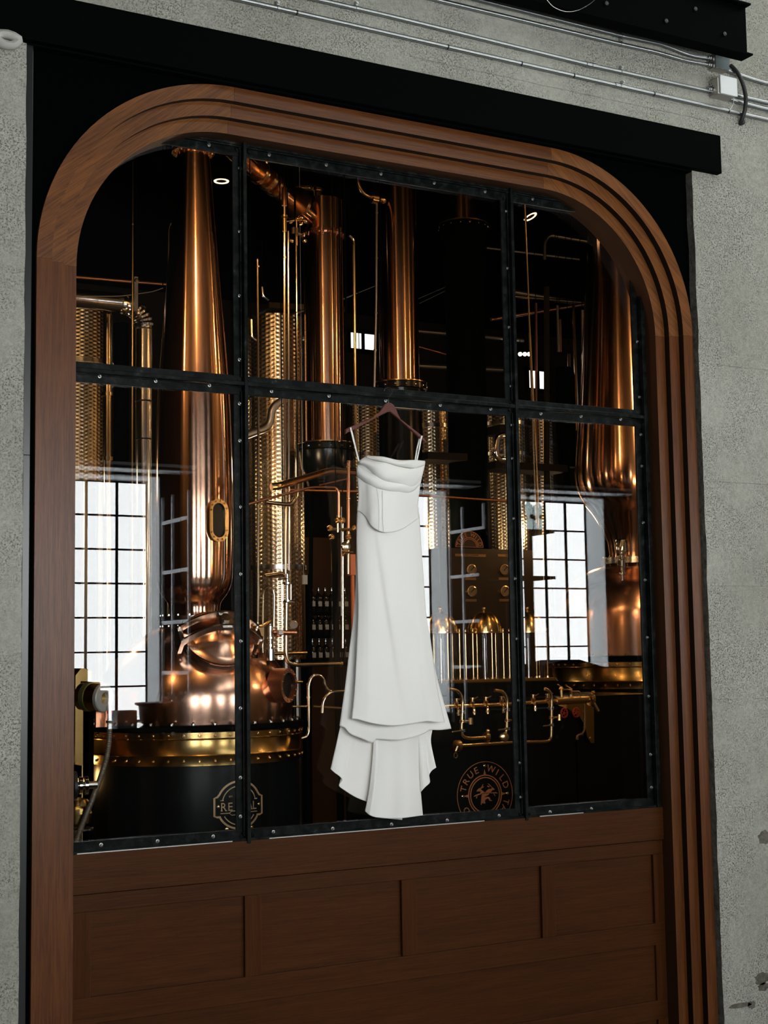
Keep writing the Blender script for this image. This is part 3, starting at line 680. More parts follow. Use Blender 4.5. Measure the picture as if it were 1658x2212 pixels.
def still(name, label, uc, Yc, Rb, zb, prof_head, prof_pot, bx, pot_aniso=True):
    """zb: dict of heights; profiles are (radius, z)"""
    c = at(uc, 1400, Yc); cx_, cy_ = c.x, c.y
    t = thing(name, label, 'still', (cx_, cy_, -.25))
    mb = MB(); mb.lathe([(Rb - .02, -.25), (Rb - .02, zb['band0'])], (cx_, cy_, 0), 72); part(mb, 'furnace_base', 'black_gloss', t)
    mb = MB(); mb.lathe([(Rb - .01, zb['band0']), (Rb, zb['band0'] + .002), (Rb, zb['band0'] + .055), (Rb + .008, zb['band0'] + .062), (Rb, zb['band0'] + .069),
                         (Rb, zb['band1'] - .045), (Rb + .006, zb['band1'] - .04), (Rb, zb['band1'] - .035), (Rb, zb['band1']), (Rb - .02, zb['band1'] + .002)], (cx_, cy_, 0), 96)
    part(mb, 'brass_band', 'brass', t, smooth=50)
    bolts_ring(t, (cx_, cy_, zb['band0'] + .028), Rb, 46, .0085, .008, 'brass_pipe', 'rivet', axis='r')
    bolts_ring(t, (cx_, cy_, zb['band1'] - .018), Rb, 46, .0085, .008, 'brass_pipe', 'rivet', axis='r')
    mb = MB(); mb.lathe([(Rb - .03, zb['band1']), (Rb + .012, zb['band1'] + .004), (Rb + .012, zb['fl'] - .006), (Rb, zb['fl']), (prof_pot[0][0] - .01, zb['fl'])], (cx_, cy_, 0), 96)
    part(mb, 'black_flange', 'black', t)
    bolts_ring(t, (cx_, cy_, zb['fl']), (Rb + prof_pot[0][0]) / 2 + .01, 32, .012, .018, 'chrome', 'bolt')
    mb = MB(); mb.lathe(prof_pot, (cx_, cy_, 0), 96); part(mb, 'pot', 'copper_pot', t, smooth=60)
    rn = prof_pot[-1][0]; zn = prof_pot[-1][1]
    mb = MB(); rf = rn + .055; mb.lathe([(rn - .02, zn - .002), (rf, zn), (rf, zn + .022), (rf - .006, zn + .024), (rf - .006, zn + .028), (rf, zn + .030), (rf, zn + .052), (rn - .02, zn + .054)], (cx_, cy_, 0), 64)
    part(mb, 'neck_flange', 'steel', t)
    bolts_ring(t, (cx_, cy_, zn + .054), rn + .032, 18, .008, .012, 'chrome', 'bolt')
    bolts_ring(t, (cx_, cy_, zn - .016), rn + .032, 18, .008, .012, 'chrome', 'bolt')
    mb = MB(); mb.lathe(prof_head, (cx_, cy_, 0), 96); part(mb, 'neck', 'copper', t, smooth=60)
    return t, Vector((cx_, cy_, 0))
def smoothp(P, k=6):    # Catmull-Rom through (r, z)
    out = []; n = len(P)
    for i in range(n - 1):
        p0, p1, p2, p3 = P[max(i - 1, 0)], P[i], P[i + 1], P[min(i + 2, n - 1)]
        for q in range(k):
            s = q / k; out.append(tuple(.5 * ((2 * p1[j]) + (p2[j] - p0[j]) * s + (2 * p0[j] - 5 * p1[j] + 4 * p2[j] - p3[j]) * s * s + (3 * p1[j] - p0[j] - 3 * p2[j] + p3[j]) * s ** 3) for j in (0, 1)))
    return out + [P[-1]]
# ---- still 1 (left)
UC, YS = 420, 2.75
def Z1(v): return at(UC, v, YS).z
sc1 = scaleat(UC, 1400, YS); Rb1 = 230 / sc1
def zf(v, R_): # height of a point seen on the near side of a ring of radius R_
    return at(UC, v, YS - R_ * .93).z
zb1 = dict(band0=zf(1656, Rb1), band1=zf(1583, Rb1), fl=zf(1568, Rb1))
h = lambda p: p / sc1
pot1 = smoothp([(h(207), zb1['fl']), (h(210), Z1(1515)), (h(205), Z1(1482)), (h(184), Z1(1442)), (h(152), Z1(1407)), (h(115), Z1(1377)), (h(78), Z1(1356)), (h(62), Z1(1349))])
z0 = pot1[-1][1] + .054
head1 = smoothp([(h(56), z0), (h(55), Z1(1318)), (h(58), Z1(1302)), (h(72), Z1(1282)), (h(80), Z1(1262)), (h(83), Z1(1235)), (h(84.5), Z1(1150)), (h(84), Z1(1050)), (h(82), Z1(950)), (h(78), Z1(850)), (h(68), Z1(720)), (h(55), Z1(560)), (h(44), Z1(430)), (h(36), Z1(332))], 8)
s1, c1 = still('copper_still', 'large copper pot still with tall tapering neck, at the left behind the glass', UC, YS, Rb1, zb1, head1, pot1, None)
zt = head1[-1][1]
mb = MB(); mb.lathe([(h(30), zt - .01), (h(48), zt), (h(48), zt + .022), (h(40), zt + .024), (h(40), zt + .028), (h(48), zt + .03), (h(48), zt + .055), (h(20), zt + .06)], c1, 48); part(mb, 'top_flange', 'brass_pipe', s1)
bolts_ring(s1, (c1.x, c1.y, zt - .014), h(43), 12, .009, .014, 'brass_pipe', 'bolt')
mb = MB(); mb.tube([(c1.x, c1.y, zt + .05), (c1.x, c1.y, zt + .5)], h(34), 32); part(mb, 'vapour_pipe', 'copper', s1)
# flat-surface frames laid on a curved shell
def stadium(hw, hh, n=14):
    P = [(hw * math.cos(PI * i / n), hh - hw + hw * math.sin(PI * i / n)) for i in range(n + 1)]
    P += [(-hw * math.cos(PI * i / n), -(hh - hw) - hw * math.sin(PI * i / n)) for i in range(n + 1)]; return P
def port(root, c, R_, ang, z, hw, hh, wd, depth, fm, nb, name='sight_window'):
    """framed window standing proud of the shell at angle ang; flat face"""
    nrm = Vector((math.cos(ang), math.sin(ang), 0)); tx = Vector((-math.sin(ang), math.cos(ang), 0)); o0 = Vector((c.x, c.y, z)) + nrm * (R_ - .02)
    def mp_(x, y, hgt): return o0 + tx * x + Vector((0, 0, y)) + nrm * hgt
    out = stadium(hw, hh); inn = stadium(hw - wd, hh - wd); n = len(out)
    mb = MB(); rings = [[mp_(x, y, 0) for x, y in out], [mp_(x, y, depth) for x, y in out], [mp_(x, y, depth) for x, y in inn], [mp_(x, y, depth - .02) for x, y in inn]]
    mb.ring_stack(rings, False); fr_ = part(mb, name, fm, root, smooth=40)
    mb = MB(); mb.add([mp_(x, y, depth - .015) for x, y in inn], [tuple(range(n))]); part(mb, 'sight_glass', 'black_gloss', fr_, smooth=None)
    mid_ = stadium(hw - wd / 2, hh - wd / 2, 60); L = []
    per = [0.0]
    for i in range(len(mid_)): a, b_ = mid_[i], mid_[(i + 1) % len(mid_)]; per.append(per[-1] + math.hypot(a[0] - b_[0], a[1] - b_[1]))
    for k in range(nb):
        s = per[-1] * (k + .5) / nb; i = max(j for j in range(len(mid_)) if per[j] <= s); L.append(mid_[i])
    mb = MB()
    for x, y in L: mb.lathe([(wd * .22, 0), (wd * .22, .006), (wd * .12, .009)], mp_(x, y, depth), 6, nrm)
    part(mb, 'screw', 'brass_pipe', fr_)
    return fr_
def angle_for(c, u, v, R_):   # angle on the near side of a cylinder whose point appears at column u
    best = None
    for i in range(721):
        a = -PI + PI * i / 720 ; p = Vector((c.x + R_ * math.cos(a), c.y + R_ * math.sin(a), at(UC, v, c.y).z)); q = px(p)
        d = abs(q[0] - u) + 0 * q[1]
        nrm = Vector((math.cos(a), math.sin(a), 0))
        if nrm.dot(CAM - p) > 0 and (best is None or d < best[0]): best = (d, a)
    return best[1]
a = angle_for(c1, 468, 1131, h(84)); port(s1, c1, h(84), a, Z1(1131), h(25), h(46), h(9), .045, 'brass_pipe', 18)
a = angle_for(c1, 600, 1482, h(205)); port(s1, c1, h(205), a, Z1(1482), h(36), h(36), h(9), .10, 'copper_pipe', 12)
# manhole on the shoulder: tilted lid with a strap arm and clamps
a = angle_for(c1, 470, 1400, h(150)); nrm = Vector((math.cos(a) * .74, math.sin(a) * .74, .67)).normalized()
pc = Vector((c1.x + h(150) * math.cos(a), c1.y + h(150) * math.sin(a), Z1(1398) + .03)); rm = h(68)
tx = Vector((-math.sin(a), math.cos(a), 0)); ty = nrm.cross(tx)
mb = MB(); mb.lathe([(rm, -.10), (rm, -.012), (rm + .022, -.010), (rm + .022, .012), (rm - .01, .014)], pc, 56, nrm); mh = part(mb, 'manhole_ring', 'steel', s1)
mb = MB(); mb.lathe([(rm + .020, .016), (rm + .022, .020), (rm + .020, .036), (rm - .01, .040), (rm * .85, .052), (rm * .6, .082), (rm * .3, .098), (.02, .104), (.001, .104)], pc, 56, nrm); part(mb, 'lid', 'copper_pot', mh, smooth=50)
mb = MB()
for s_ in (-1, 1):
    P = []
    for i in range(13):
        q = -1 + 2 * i / 12; P.append(pc + ty * (s_ * .055) + tx * (q * (rm + .05)) + nrm * (.05 + .14 * (1 - q * q)))
    for i in range(12):
        a_, b_ = P[i], P[i + 1]; d = (b_ - a_); mb.obox((a_ + b_) / 2, d * .52, ty * .006, nrm.cross(d).cross(d).normalized() * .022)
mb.lathe([(.018, .10), (.018, .20), (.03, .205), (.03, .22)], pc, 12, nrm)
mb.obox(pc + nrm * .185, tx * .03, ty * .07, nrm * .012)
part(mb, 'clamp_arm', 'steel', mh)
mb = MB()
for s_ in (-1, 1):
    q = pc + tx * s_ * (rm + .05)
    mb.obox(q + nrm * .02, tx * .012, ty * .07, nrm * .05); mb.tube([q + ty * .05 - nrm * .06, q + ty * .05 + nrm * .09], .010, 8); mb.tube([q - ty * .05 - nrm * .06, q - ty * .05 + nrm * .09], .010, 8)
part(mb, 'clamp', 'steel', mh)
# badge on the black base
def seg_pts(mb_, P, wd, f, closed=False, th=.003): pts, fs = line2(P, wd, closed); slab(mb_, pts, fs, f, th)
pc_ = at(517, 1740, YS - Rb1 * .9); a = angle_for(c1, 517, 1740, Rb1 - .02); zc = Vector((c1.x + Rb1 * math.cos(a), c1.y + Rb1 * math.sin(a), 0)); zc = at(517, 1741, zc.y).z
f = wrapmap(c1, Rb1 - .02, a, zc)
k = .158 / 52.  # metres per badge unit (badge half width 52)
sc_b = scaleat(517, 1741, c1.y - .6); k = 1 / sc_b
def arc2(cx2, cy2, r, a0, a1, n=18): return [(cx2 + r * math.cos(math.radians(a0 + (a1 - a0) * i / n)), cy2 + r * math.sin(math.radians(a0 + (a1 - a0) * i / n))) for i in range(n + 1)]
def K(P): return [(x * k * 1.08, y * k) for x, y in P]
outl = arc2(0, 6, 46, 25, 155) + [(-46, 20), (-52, 18), (-52, -20), (-46, -22), (-40, -22)] + arc2(0, -2, 46, 209, 331) + [(40, -22), (46, -22), (52, -20), (52, 18), (46, 20)]
mb = MB(); seg_pts(mb, K(outl), .0115, f, True)
seg_pts(mb, K(arc2(0, 6, 36, 12, 168)), .006, f); seg_pts(mb, K(arc2(0, -4, 36, 208, 332)), .006, f)
seg_pts(mb, K([(-40, 12.5), (40, 12.5)]), .005, f); seg_pts(mb, K([(-40, -14.5), (-22, -14.5)]), .005, f); seg_pts(mb, K([(22, -14.5), (40, -14.5)]), .005, f)
seg_pts(mb, K([(-22, -14.5), (-17, -19), (17, -19), (22, -14.5), (17, -10.5), (-17, -10.5)]), .004, f, True)
bdg = part(mb, 'badge', 'ink_gold', s1, smooth=None)
mb = MB()
for ch, ox, wd_ in (('R', -33, 11), ('E', -19.5, 9), ('V', -4, 9), ('I', 3.5, 3), ('V', 10, 9), ('A', 23, 11), ('L', 34, 8)):
    vs, fs = text_mb(ch, 1.); x0 = min(x for x, y in vs); x1 = max(x for x, y in vs); y0 = min(y for x, y in vs); y1 = max(y for x, y in vs)
    slab(mb, [((((x - x0) / (x1 - x0) - .5) * wd_ + ox) * k * 1.08, (((y - y0) / (y1 - y0) - .5) * 17 - 1) * k) for x, y in vs], fs, f, .004)
    for sx in (-1, 1):
        for yy in (7, -9): P = [(ox + sx * wd_ * .42 - 2, yy - .7), (ox + sx * wd_ * .42 + 2, yy - .7), (ox + sx * wd_ * .42 + 2, yy + .7), (ox + sx * wd_ * .42 - 2, yy + .7)]; (yy < 0 and ch in 'RAI' or yy > 0 and ch in 'VI') and slab(mb, K(P), [(0, 1, 2, 3)], f, .004)
for (s0, sz, ox, oy) in (('EST.', 5, -18, 20), ('2018', 5, 18, 20), ('& CO', 6, 0, -14.8)):
    vs, fs = text_mb(s0, 1.); slab(mb, [((x * sz + ox) * k * 1.08, (y * sz + oy) * k) for x, y in vs], fs, f, .003)
part(mb, 'lettering', 'ink_gold', bdg, smooth=None)
mb = MB()
for s_ in (-1, 1):
    p0 = Vector(f(s_ * 44.5 * k * 1.08, 0, 0)); mb.lathe([(.010, 0), (.010, .006), (.004, .009)], p0, 8, (p0 - Vector((c1.x, c1.y, p0.z))))
    p0 = Vector(f(s_ * 27 * k * 1.08, -48 * k, 0)); mb.lathe([(.012, 0), (.012, .004), (.007, .006)], p0, 8, (p0 - Vector((c1.x, c1.y, p0.z))))
part(mb, 'screw', 'brass_pipe', bdg)
# ---- still 2 (right): onion-shaped neck
UC2, YS2 = 1372, 3.9
sc2 = scaleat(UC2, 1400, YS2); h2 = lambda p: p / sc2
def Z2(v): return at(UC2, v, YS2).z
Rb2 = 188 / sc2
def zf2(v, R_): return at(UC2, v, YS2 - R_ * .88).z
zb2 = dict(band0=zf2(1489, Rb2), band1=zf2(1430, Rb2), fl=zf2(1416, Rb2))
pot2 = smoothp([(h2(170), zb2['fl']), (h2(170), Z2(1340)), (h2(163), Z2(1305)), (h2(140), Z2(1265)), (h2(100), Z2(1235)), (h2(66), Z2(1224)), (h2(54), Z2(1219))])
z0 = pot2[-1][1] + .054
head2 = smoothp([(h2(50), z0), (h2(51), Z2(1190)), (h2(57), Z2(1160)), (h2(80), Z2(1115)), (h2(104), Z2(1082)), (h2(117), Z2(1050)), (h2(119), Z2(1010)), (h2(112), Z2(930)), (h2(100), Z2(800)), (h2(86), Z2(640)), (h2(74), Z2(500)), (h2(70), Z2(430))], 8)
s2, c2 = still('copper_still', 'right-hand copper pot still with bulging onion neck beside the oak jamb', UC2, YS2, Rb2, zb2, head2, pot2, None)
mb = MB(); q = Vector((c2.x - .26, c2.y - .42, 0)); zz = lambda v: at(1342, v, q.y).z
q = Vector((at(1342, 1200, c2.y - .5).x, c2.y - .5, 0))
mb.lathe([(.012, zz(1254)), (.012, zz(1243)), (.034, zz(1242)), (.034, zz(1238)), (.020, zz(1237)), (.020, zz(1225)), (.03, zz(1224)), (.03, zz(1210)), (.016, zz(1208)), (.016, zz(1199)), (.034, zz(1197)), (.034, zz(1192)), (.046, zz(1190)), (.046, zz(1168)), (.038, zz(1165))], q, 20)
mb.tube([(q.x, q.y, zz(1240)), (q.x - .08, q.y, zz(1239))], .006, 6); mb.tube([(q.x, q.y, zz(1194)), (q.x + .07, q.y, zz(1191))], .006, 6)
part(mb, 'relief_valve', 'chrome', s2)
# ================================================================ column stills
def column(label, uc, Y, hw, v_top, v_bot, flange_v=(), cap=True, foot='cyl', fv=(0, 0), fhw=0, bmat='black_gloss', mat='copper'):
    c = at(uc, 1000, Y); sc = scaleat(uc, 800, Y); Z = lambda v: at(uc, v, Y).z; r = hw / sc
    t = thing('copper_column', label, 'still column', (c.x, c.y, -.25))
    mb = MB(); mb.lathe([(r, Z(v_bot)), (r, Z(v_top)), (r * .9, Z(v_top) + .006)] if cap else [(r, Z(v_bot)), (r, 6.2)], (c.x, c.y, 0), 72); part(mb, 'shell', mat, t)
    for fvv in flange_v:
        mb = MB(); z = Z(fvv); mb.lathe([(r, z - .014), (r + .026, z - .013), (r + .026, z - .002), (r + .020, z - .001), (r + .020, z + .001), (r + .026, z + .002), (r + .026, z + .013), (r, z + .014)], (c.x, c.y, 0), 56); fl = part(mb, 'joint_flange', 'copper', t)
        mb = MB()
        for i in range(14):
            a = 2 * PI * i / 14 + .2; mb.lathe([(.007, -.030), (.007, .024)], (c.x + (r + .016) * math.cos(a), c.y + (r + .024) * math.sin(a), z), 6)
        part(mb, 'flange_bolts', 'steel', fl)['kind'] = 'stuff'
    R_ = fhw / sc; za, zb = Z(fv[0]), Z(fv[1])
    mb = MB(); mb.lathe([(r * 1.05, za + .012), (r * 1.25, za + .010), (r * 1.25, za), (R_, za - .004), (R_, za - .05), (R_ * .93, za - .055), (R_ * .86, zb), (R_ * .8, zb - .02)] + ([(R_ * .8, -.25)] if foot == 'cyl' else [(R_ * .62, zb - .14), (.05, zb - .16)]), (c.x, c.y, 0), 56)
    bs = part(mb, 'black_base', bmat, t)
    mb = MB(); mb.lathe([(R_ * 1.0, za + .0), (R_ * 1.02, za + .004), (R_ * 1.02, za + .012), (r * 1.02, za + .013)], (c.x, c.y, 0), 48); part(mb, 'base_ring', 'brass_pipe', t)
    bolts_ring(t, (c.x, c.y, za - .028), R_ * .995, 16, .010, .012, 'chrome', 'bolt', phase=.1, axis='r')
    if foot != 'cyl':
        mb = MB()
        for i in range(3):
            a = 2 * PI * i / 3 + .5; mb.tube([(c.x + .5 * R_ * math.cos(a), c.y + .5 * R_ * math.sin(a), zb - .1), (c.x + .8 * R_ * math.cos(a), c.y + .8 * R_ * math.sin(a), -.25)], .018, 8)
        part(mb, 'stand', 'black', t)
    return t, c, r
cA, pA, rA = column('copper column with lyne arm entering its top, left of the hanger', 703, 4.1, 43, 436, 958, (508,), True, 'stand', (962, 1015), 62)
cB, pB, rB = column('taller copper column above the wooden hanger, black foot behind the dress', 866, 4.6, 43, 400, 828, (), False, 'cyl', (832, 878), 58)
cC, pC, rC = column('copper column standing on a wide black body, between dress and right mullion', 1011, 4.9, 36, 400, 486, (), False, 'cyl', (489, 600), 53, 'black')
for s_ in (0, 1):   # slot ladder on the black body
    pass
# vent elbow on top of column A
mb = MB(); z = at(686, 436, 4.1).z; q = at(686, 430, 4.1)
mb.tube([(q.x, q.y, z - .01), (q.x, q.y, at(686, 402, 4.1).z), (q.x - .12, q.y + .15, at(686, 396, 4.1).z)], .034, 14, smooth_bend=.06); mb.lathe([(.042, -.01), (.042, .01)], (q.x, q.y, at(686, 410, 4.1).z), 14)
part(mb, 'vent_elbow', 'brass_pipe', cA)
# lyne arm from the top of still 1 to column A
P = [at(496, 318, 3.4), at(560, 375, 3.7), at(620, 425, 3.95), at(672, 468, 4.05)]
t = thing('lyne_arm', 'sloping copper pipe with clamps entering the left copper column', 'pipe', P[0])
mb = MB(); mb.tube(P, .068, 24); part(mb, 'pipe', 'copper', t)
d = (P[-1] - P[0]).normalized()
for q, w_ in ((.34, .09), (.44, .085), (.52, .088)):
    p = P[0].lerp(P[-1], q); mb = MB(); mb.lathe([(.07, -.03), (w_, -.026), (w_, -.008), (w_ - .01, -.004), (w_ - .01, .004), (w_, .008), (w_, .026), (.07, .03)], p, 24, d); part(mb, 'pipe_clamp', 'brass_pipe', t)
p = P[0].lerp(P[-1], .80); mb = MB(); mb.lathe([(.07, -.02), (.13, -.018), (.13, .018), (.07, .02)], p, 28, d); part(mb, 'blank_flange', 'brass_pipe', t)
mb = MB(); mb.tube([P[0].lerp(P[-1], .36) + Vector((0, -.05, .02)), P[0].lerp(P[-1], .36) + Vector((.04, -.12, .16)), P[0].lerp(P[-1], .36) + Vector((.10, -.12, .16))], .012, 8, smooth_bend=.03)
mb.lathe([(.04, -.006), (.045, 0), (.04, .006)], P[0].lerp(P[-1], .36) + Vector((.04, -.12, .17)), 14); part(mb, 'valve_wheel', 'brass_pipe', t)
# ================================================================ pipes
def pipe(name, label, cat, pts, rpx, mat, group=None, n=10, bend=.08, rings=(), ringm=None):
    P = [at(*p) for p in pts]; m0 = P[len(P) // 2]; r = rpx / (F / px(m0)[2])
    t = thing(name, label, cat, P[-1] if P[-1].z < P[0].z else P[0], group)
    mb = MB(); mb.tube(P, r, n, smooth_bend=bend); part(mb, 'tube', mat, t)
    zmin = min(p.z for p in P); hi = max(P, key=lambda p: p.z)
    if zmin > 2.3 and hi.z < 6.1:
        mb = MB(); mb.tube([hi + Vector((0, .004, 0)), (hi.x, hi.y + .004, 6.2)], .0035, 6); part(mb, 'hanger_rod', 'black', t)
    elif zmin > .3 and name in ('pipe', 'steam_pipe', 'steel_duct'):
        q = min(P, key=lambda p: p.z); mb = MB(); mb.tube([q + Vector((0, r + .002, 0)), (q.x, q.y + r + .002, -.25)], .005, 6); part(mb, 'stay_rod', 'black', t)
    for f_ in rings:
        L = [(P[i + 1] - P[i]).length for i in range(len(P) - 1)]; s = f_ * sum(L); i = 0
        while i < len(L) - 1 and s > L[i]: s -= L[i]; i += 1
        d = (P[i + 1] - P[i]).normalized(); p = P[i] + d * s
        mb = MB(); mb.lathe([(r, -r * .5), (r * 1.45, -r * .45), (r * 1.45, r * .45), (r, r * .5)], p, n, d); part(mb, 'ferrule', ringm or mat, t)
    return t
pipe('pipe', 'thin golden upright pipe at the far left, in front of the steel ducts', 'pipe', [(287, 250, 3.75), (285, 1080, 3.75), (284, 2150, 3.75)], 2.2, 'gold_pipe', rings=(.13, .3))
# stainless duct with gored elbow
P = [(60, 634, 4.2), (262, 654, 4.2), (300, 668, 4.2), (316, 700, 4.2), (318, 1500, 4.2)]
t = thing('steel_duct', 'polished steel duct with ribbed elbow, left of the tall still', 'duct', at(318, 1500, 4.2))
Pw = [at(*p) for p in P]; sc = F / px(Pw[2])[2]
mb = MB(); mb.tube(Pw[:2], 20 / sc, 28); part(mb, 'duct_run', 'steel', t)
A0 = at(262, 656, 4.2); ctr = at(262, 700, 4.2)
el = [];
for i in range(9):
    a = PI / 2 * i / 8; r_ = (44) / sc; el.append(Vector((ctr.x + r_ * 1.15 * math.sin(a), ctr.y, ctr.z + r_ * math.cos(a))))
mb = MB()
for i in range(8): mb.tube([el[i].lerp(el[i + 1], -.08), el[i].lerp(el[i + 1], .5), el[i].lerp(el[i + 1], 1.08)], [20 / sc, 21.5 / sc, 20 / sc], 28)
part(mb, 'gored_elbow', 'steel', t, smooth=20)
mb = MB(); mb.tube([el[-1], (el[-1].x, ctr.y, -.25)], 17.5 / sc, 28); part(mb, 'duct_drop', 'steel', t)
for v in (712, 868, 950): mb = MB(); mb.lathe([(18 / sc, -.006), (20 / sc, 0), (18 / sc, .006)], (el[-1].x, ctr.y, at(318, v, 4.2).z), 28); part(mb, 'clamp_ring', 'steel', t)
pipe('pipe', 'upright polished pipe with bright stripe, in front of the dimpled tank at far left', 'pipe', [(232, 680, 4.6), (231, 1560, 4.6)], 9, 'gold_pipe', n=20, rings=(.2, .36))
pipe('pipe', 'wide dark upright pipe between the golden pipes at far left', 'pipe', [(262, 700, 5.4), (262, 1560, 5.4)], 17, 'black', n=20)
pipe('pipe', 'slim pipe running beside the left edge of the tall still neck', 'pipe', [(385, 462, 3.75), (364, 486, 3.75), (362, 700, 3.75), (361, 1500, 3.75)], 1.6, 'gold_pipe')
mb = MB(); p0, p1 = at(290, 597, 4.0), at(298, 672, 4.0); mb.box(p0.x, p1.x, 4.0, 4.02, p1.z, p0.z + 0); t = tag(mb.build('hanging_bracket', 'steel_dull', smooth=None), 'flat steel bracket with one bolt above the ribbed elbow', 'bracket')
mb = MB(); mb.lathe([(.016, 0), (.016, .012), (.01, .016)], at(294, 606, 3.995), 6, (0, -1, 0)); part(mb, 'bolt', 'steel', t); mb = MB(); q = at(294, 600, 4.01); mb.tube([q, (q.x, q.y, 6.2)], .004, 6); part(mb, 'hanger_rod', 'black', t)
pipe('pipe', 'dull horizontal copper pipe above the polished duct at far left', 'pipe', [(120, 594, 5.0), (285, 608, 5.0), (360, 614, 5.0)], 3.5, 'copper_pipe')
pipe('pipe', 'thin wire-like line curving across beside the still neck', 'cable', [(180, 640, 3.9), (262, 640, 3.9), (330, 630, 3.9), (352, 622, 3.9)], 1.0, 'steel_dull')
# centre bay uprights
pipe('pipe', 'long golden upright pipe right of the left mullion', 'pipe', [(556, 560, 2.3), (558, 900, 2.3), (557, 1330, 2.3), (556, 1362, 2.3)], 2.8, 'gold_pipe', rings=(.02, .98))
pipe('pipe', 'left one of the twin upright pipes by the first column', 'pipe', [(614, 420, 2.6), (614, 700, 2.6), (617, 1240, 2.6)], 3.2, 'gold_pipe', rings=(.02, .09, .17))
pipe('pipe', 'paler right one of the twin upright pipes by the first column', 'pipe', [(622, 500, 2.7), (623, 800, 2.7), (624, 1238, 2.7), (612, 1246, 2.7), (572, 1245, 2.7)], 2.6, 'steel', bend=.06)
pipe('pipe', 'slim brass upright pipe close to the left side of the first column', 'pipe', [(639, 500, 3.2), (640, 800, 3.2), (641, 1062, 3.2), (628, 1086, 3.2)], 2.4, 'gold_pipe', rings=(.3, .95))
pipe('pipe', 'slim brass upright pipe close to the right side of the first column', 'pipe', [(755, 508, 3.6), (764, 516, 3.6), (766, 700, 3.6), (769, 985, 3.6)], 3.0, 'gold_pipe', rings=(.05,))
pipe('pipe', 'thin pipe hanging between the two main columns', 'pipe', [(813, 440, 4.3), (812, 650, 4.3), (808, 836, 4.3)], 2.6, 'steel_dull', rings=(.05, .3, .6, .8))
pipe('pipe', 'brass swan-neck pipe joining the top of the taller column', 'pipe', [(772, 380, 4.3), (774, 400, 4.3), (786, 420, 4.3), (806, 428, 4.3), (826, 430, 4.5)], 4.5, 'brass_pipe', n=14)
mb = MB(); p = at(808, 427, 4.28); mb.lathe([(.02, -.03), (.05, -.028), (.05, .028), (.02, .03)], p, 16, (1, 0, 0)); mb.sphere(at(826, 431, 4.3), .035, 12, 8); tag(mb.build('pipe_union', 'brass_pipe'), 'brass union at the end of the swan-neck pipe by the taller column', 'fitting')
# fittings beside the lyne arm
t = thing('valve_cluster', 'cluster of small valves and a sight glass left of the first column top', 'valve', at(616, 560, 2.6))
mb = MB(); q = at(614, 470, 2.58); mb.lathe([(.016, at(614, 500, 2.58).z), (.016, at(614, 472, 2.58).z), (.026, at(614, 470, 2.58).z), (.026, at(614, 466, 2.58).z)], (q.x, q.y, 0), 14); part(mb, 'sight_tube', 'brass_pipe', t)
mb = MB(); q = at(614, 430, 2.58); mb.lathe([(.018, 0), (.018, .12), (.012, .13)], at(614, 444, 2.58), 14); part(mb, 'coupling', 'copper_pipe', t)
mb = MB(); rr_ = random.Random(5)
for u, v in ((628, 478), (640, 472), (650, 470), (660, 478), (650, 482), (637, 498), (645, 505), (658, 520), (630, 520)):
    p = at(u, v, 2.7); mb.lathe([(.010, -.012), (.014, -.010), (.014, .010), (.008, .014)], p, 8, (rr_.uniform(-1, 1), -1, rr_.uniform(-.5, .5)))
mb.tube([at(614, 478, 2.65), at(662, 474, 2.75)], .007, 8); mb.tube([at(640, 470, 2.7), at(641, 530, 2.7)], .006, 8); part(mb, 'fitting', 'brass_pipe', t)
mb = MB(); p = at(637, 498, 2.66); mb.box(p.x - .02, p.x + .02, p.y - .01, p.y + .01, p.z - .02, p.z + .02); part(mb, 'tag_plate', 'plaque', t, smooth=None)
# right bay uprights
pipe('pipe', 'long pale upright pipe leaning in front of the right bay, left strand', 'pipe', [(1130, 380, 2.0), (1140, 620, 2.0), (1148, 860, 2.0), (1157, 1130, 2.0)], 1.8, 'gold_pipe')
pipe('pipe', 'long pale upright pipe in the right bay, right strand of the pair', 'pipe', [(1143, 700, 2.3), (1152, 870, 2.3), (1163, 1100, 2.3)], 1.8, 'brass_pipe')
for u0, u1, va, vb, rp, mt, lb_ in [(1157, 1160, 655, 1140, 3.0, 'copper_pipe', 'second upright pipe from the right mullion'), (1203, 1206, 660, 760, 2.6, 'steel_dull', 'short bright-ended pipe under the far duct, left of two'), (1209, 1210, 690, 760, 2.6, 'copper_pipe', 'short bright-ended pipe under the far duct, right of two'),
                                 (1228, 1233, 765, 980, 3.5, 'gold_pipe', 'golden upright pipe by the black vessel in the right bay'), (1238, 1247, 660, 930, 3.5, 'gold_pipe', 'tall golden upright pipe near the right still neck'), (1257, 1262, 670, 960, 3.0, 'steel_dull', 'dull upright pipe close to the right still neck'), (1270, 1272, 520, 1000, 2.4, 'steel', 'thin bright pipe along the left edge of the right still neck')]:
    pipe('pipe', lb_, 'pipe', [(u0, va, 5.2), (u1, vb, 5.2)], rp, mt)
pipe('pipe', 'dark brown upright post in the middle of the right bay', 'pipe', [(1180, 620, 4.9), (1181, 1450, 4.9)], 6.5, 'dark_wall', n=16)
pipe('pipe', 'dull pipe crossing high in the right bay with an elbow', 'pipe', [(1176, 560, 5.6), (1176, 522, 5.6), (1186, 508, 5.6), (1280, 524, 5.6)], 3.5, 'steel_dull')
pipe('pipe', 'long brown horizontal pipe high in the right bay', 'pipe', [(1050, 535, 6), (1250, 560, 6)], 2.5, 'steel_dull')
# thin horizontal copper pipe behind the dress level
pipe('pipe', 'thin copper pipe running level from the dress to the right mullion', 'pipe', [(610, 1058, 3.6), (780, 1062, 3.6), (950, 1073, 3.6), (1100, 1083, 3.6)], 2.8, 'copper_pipe')
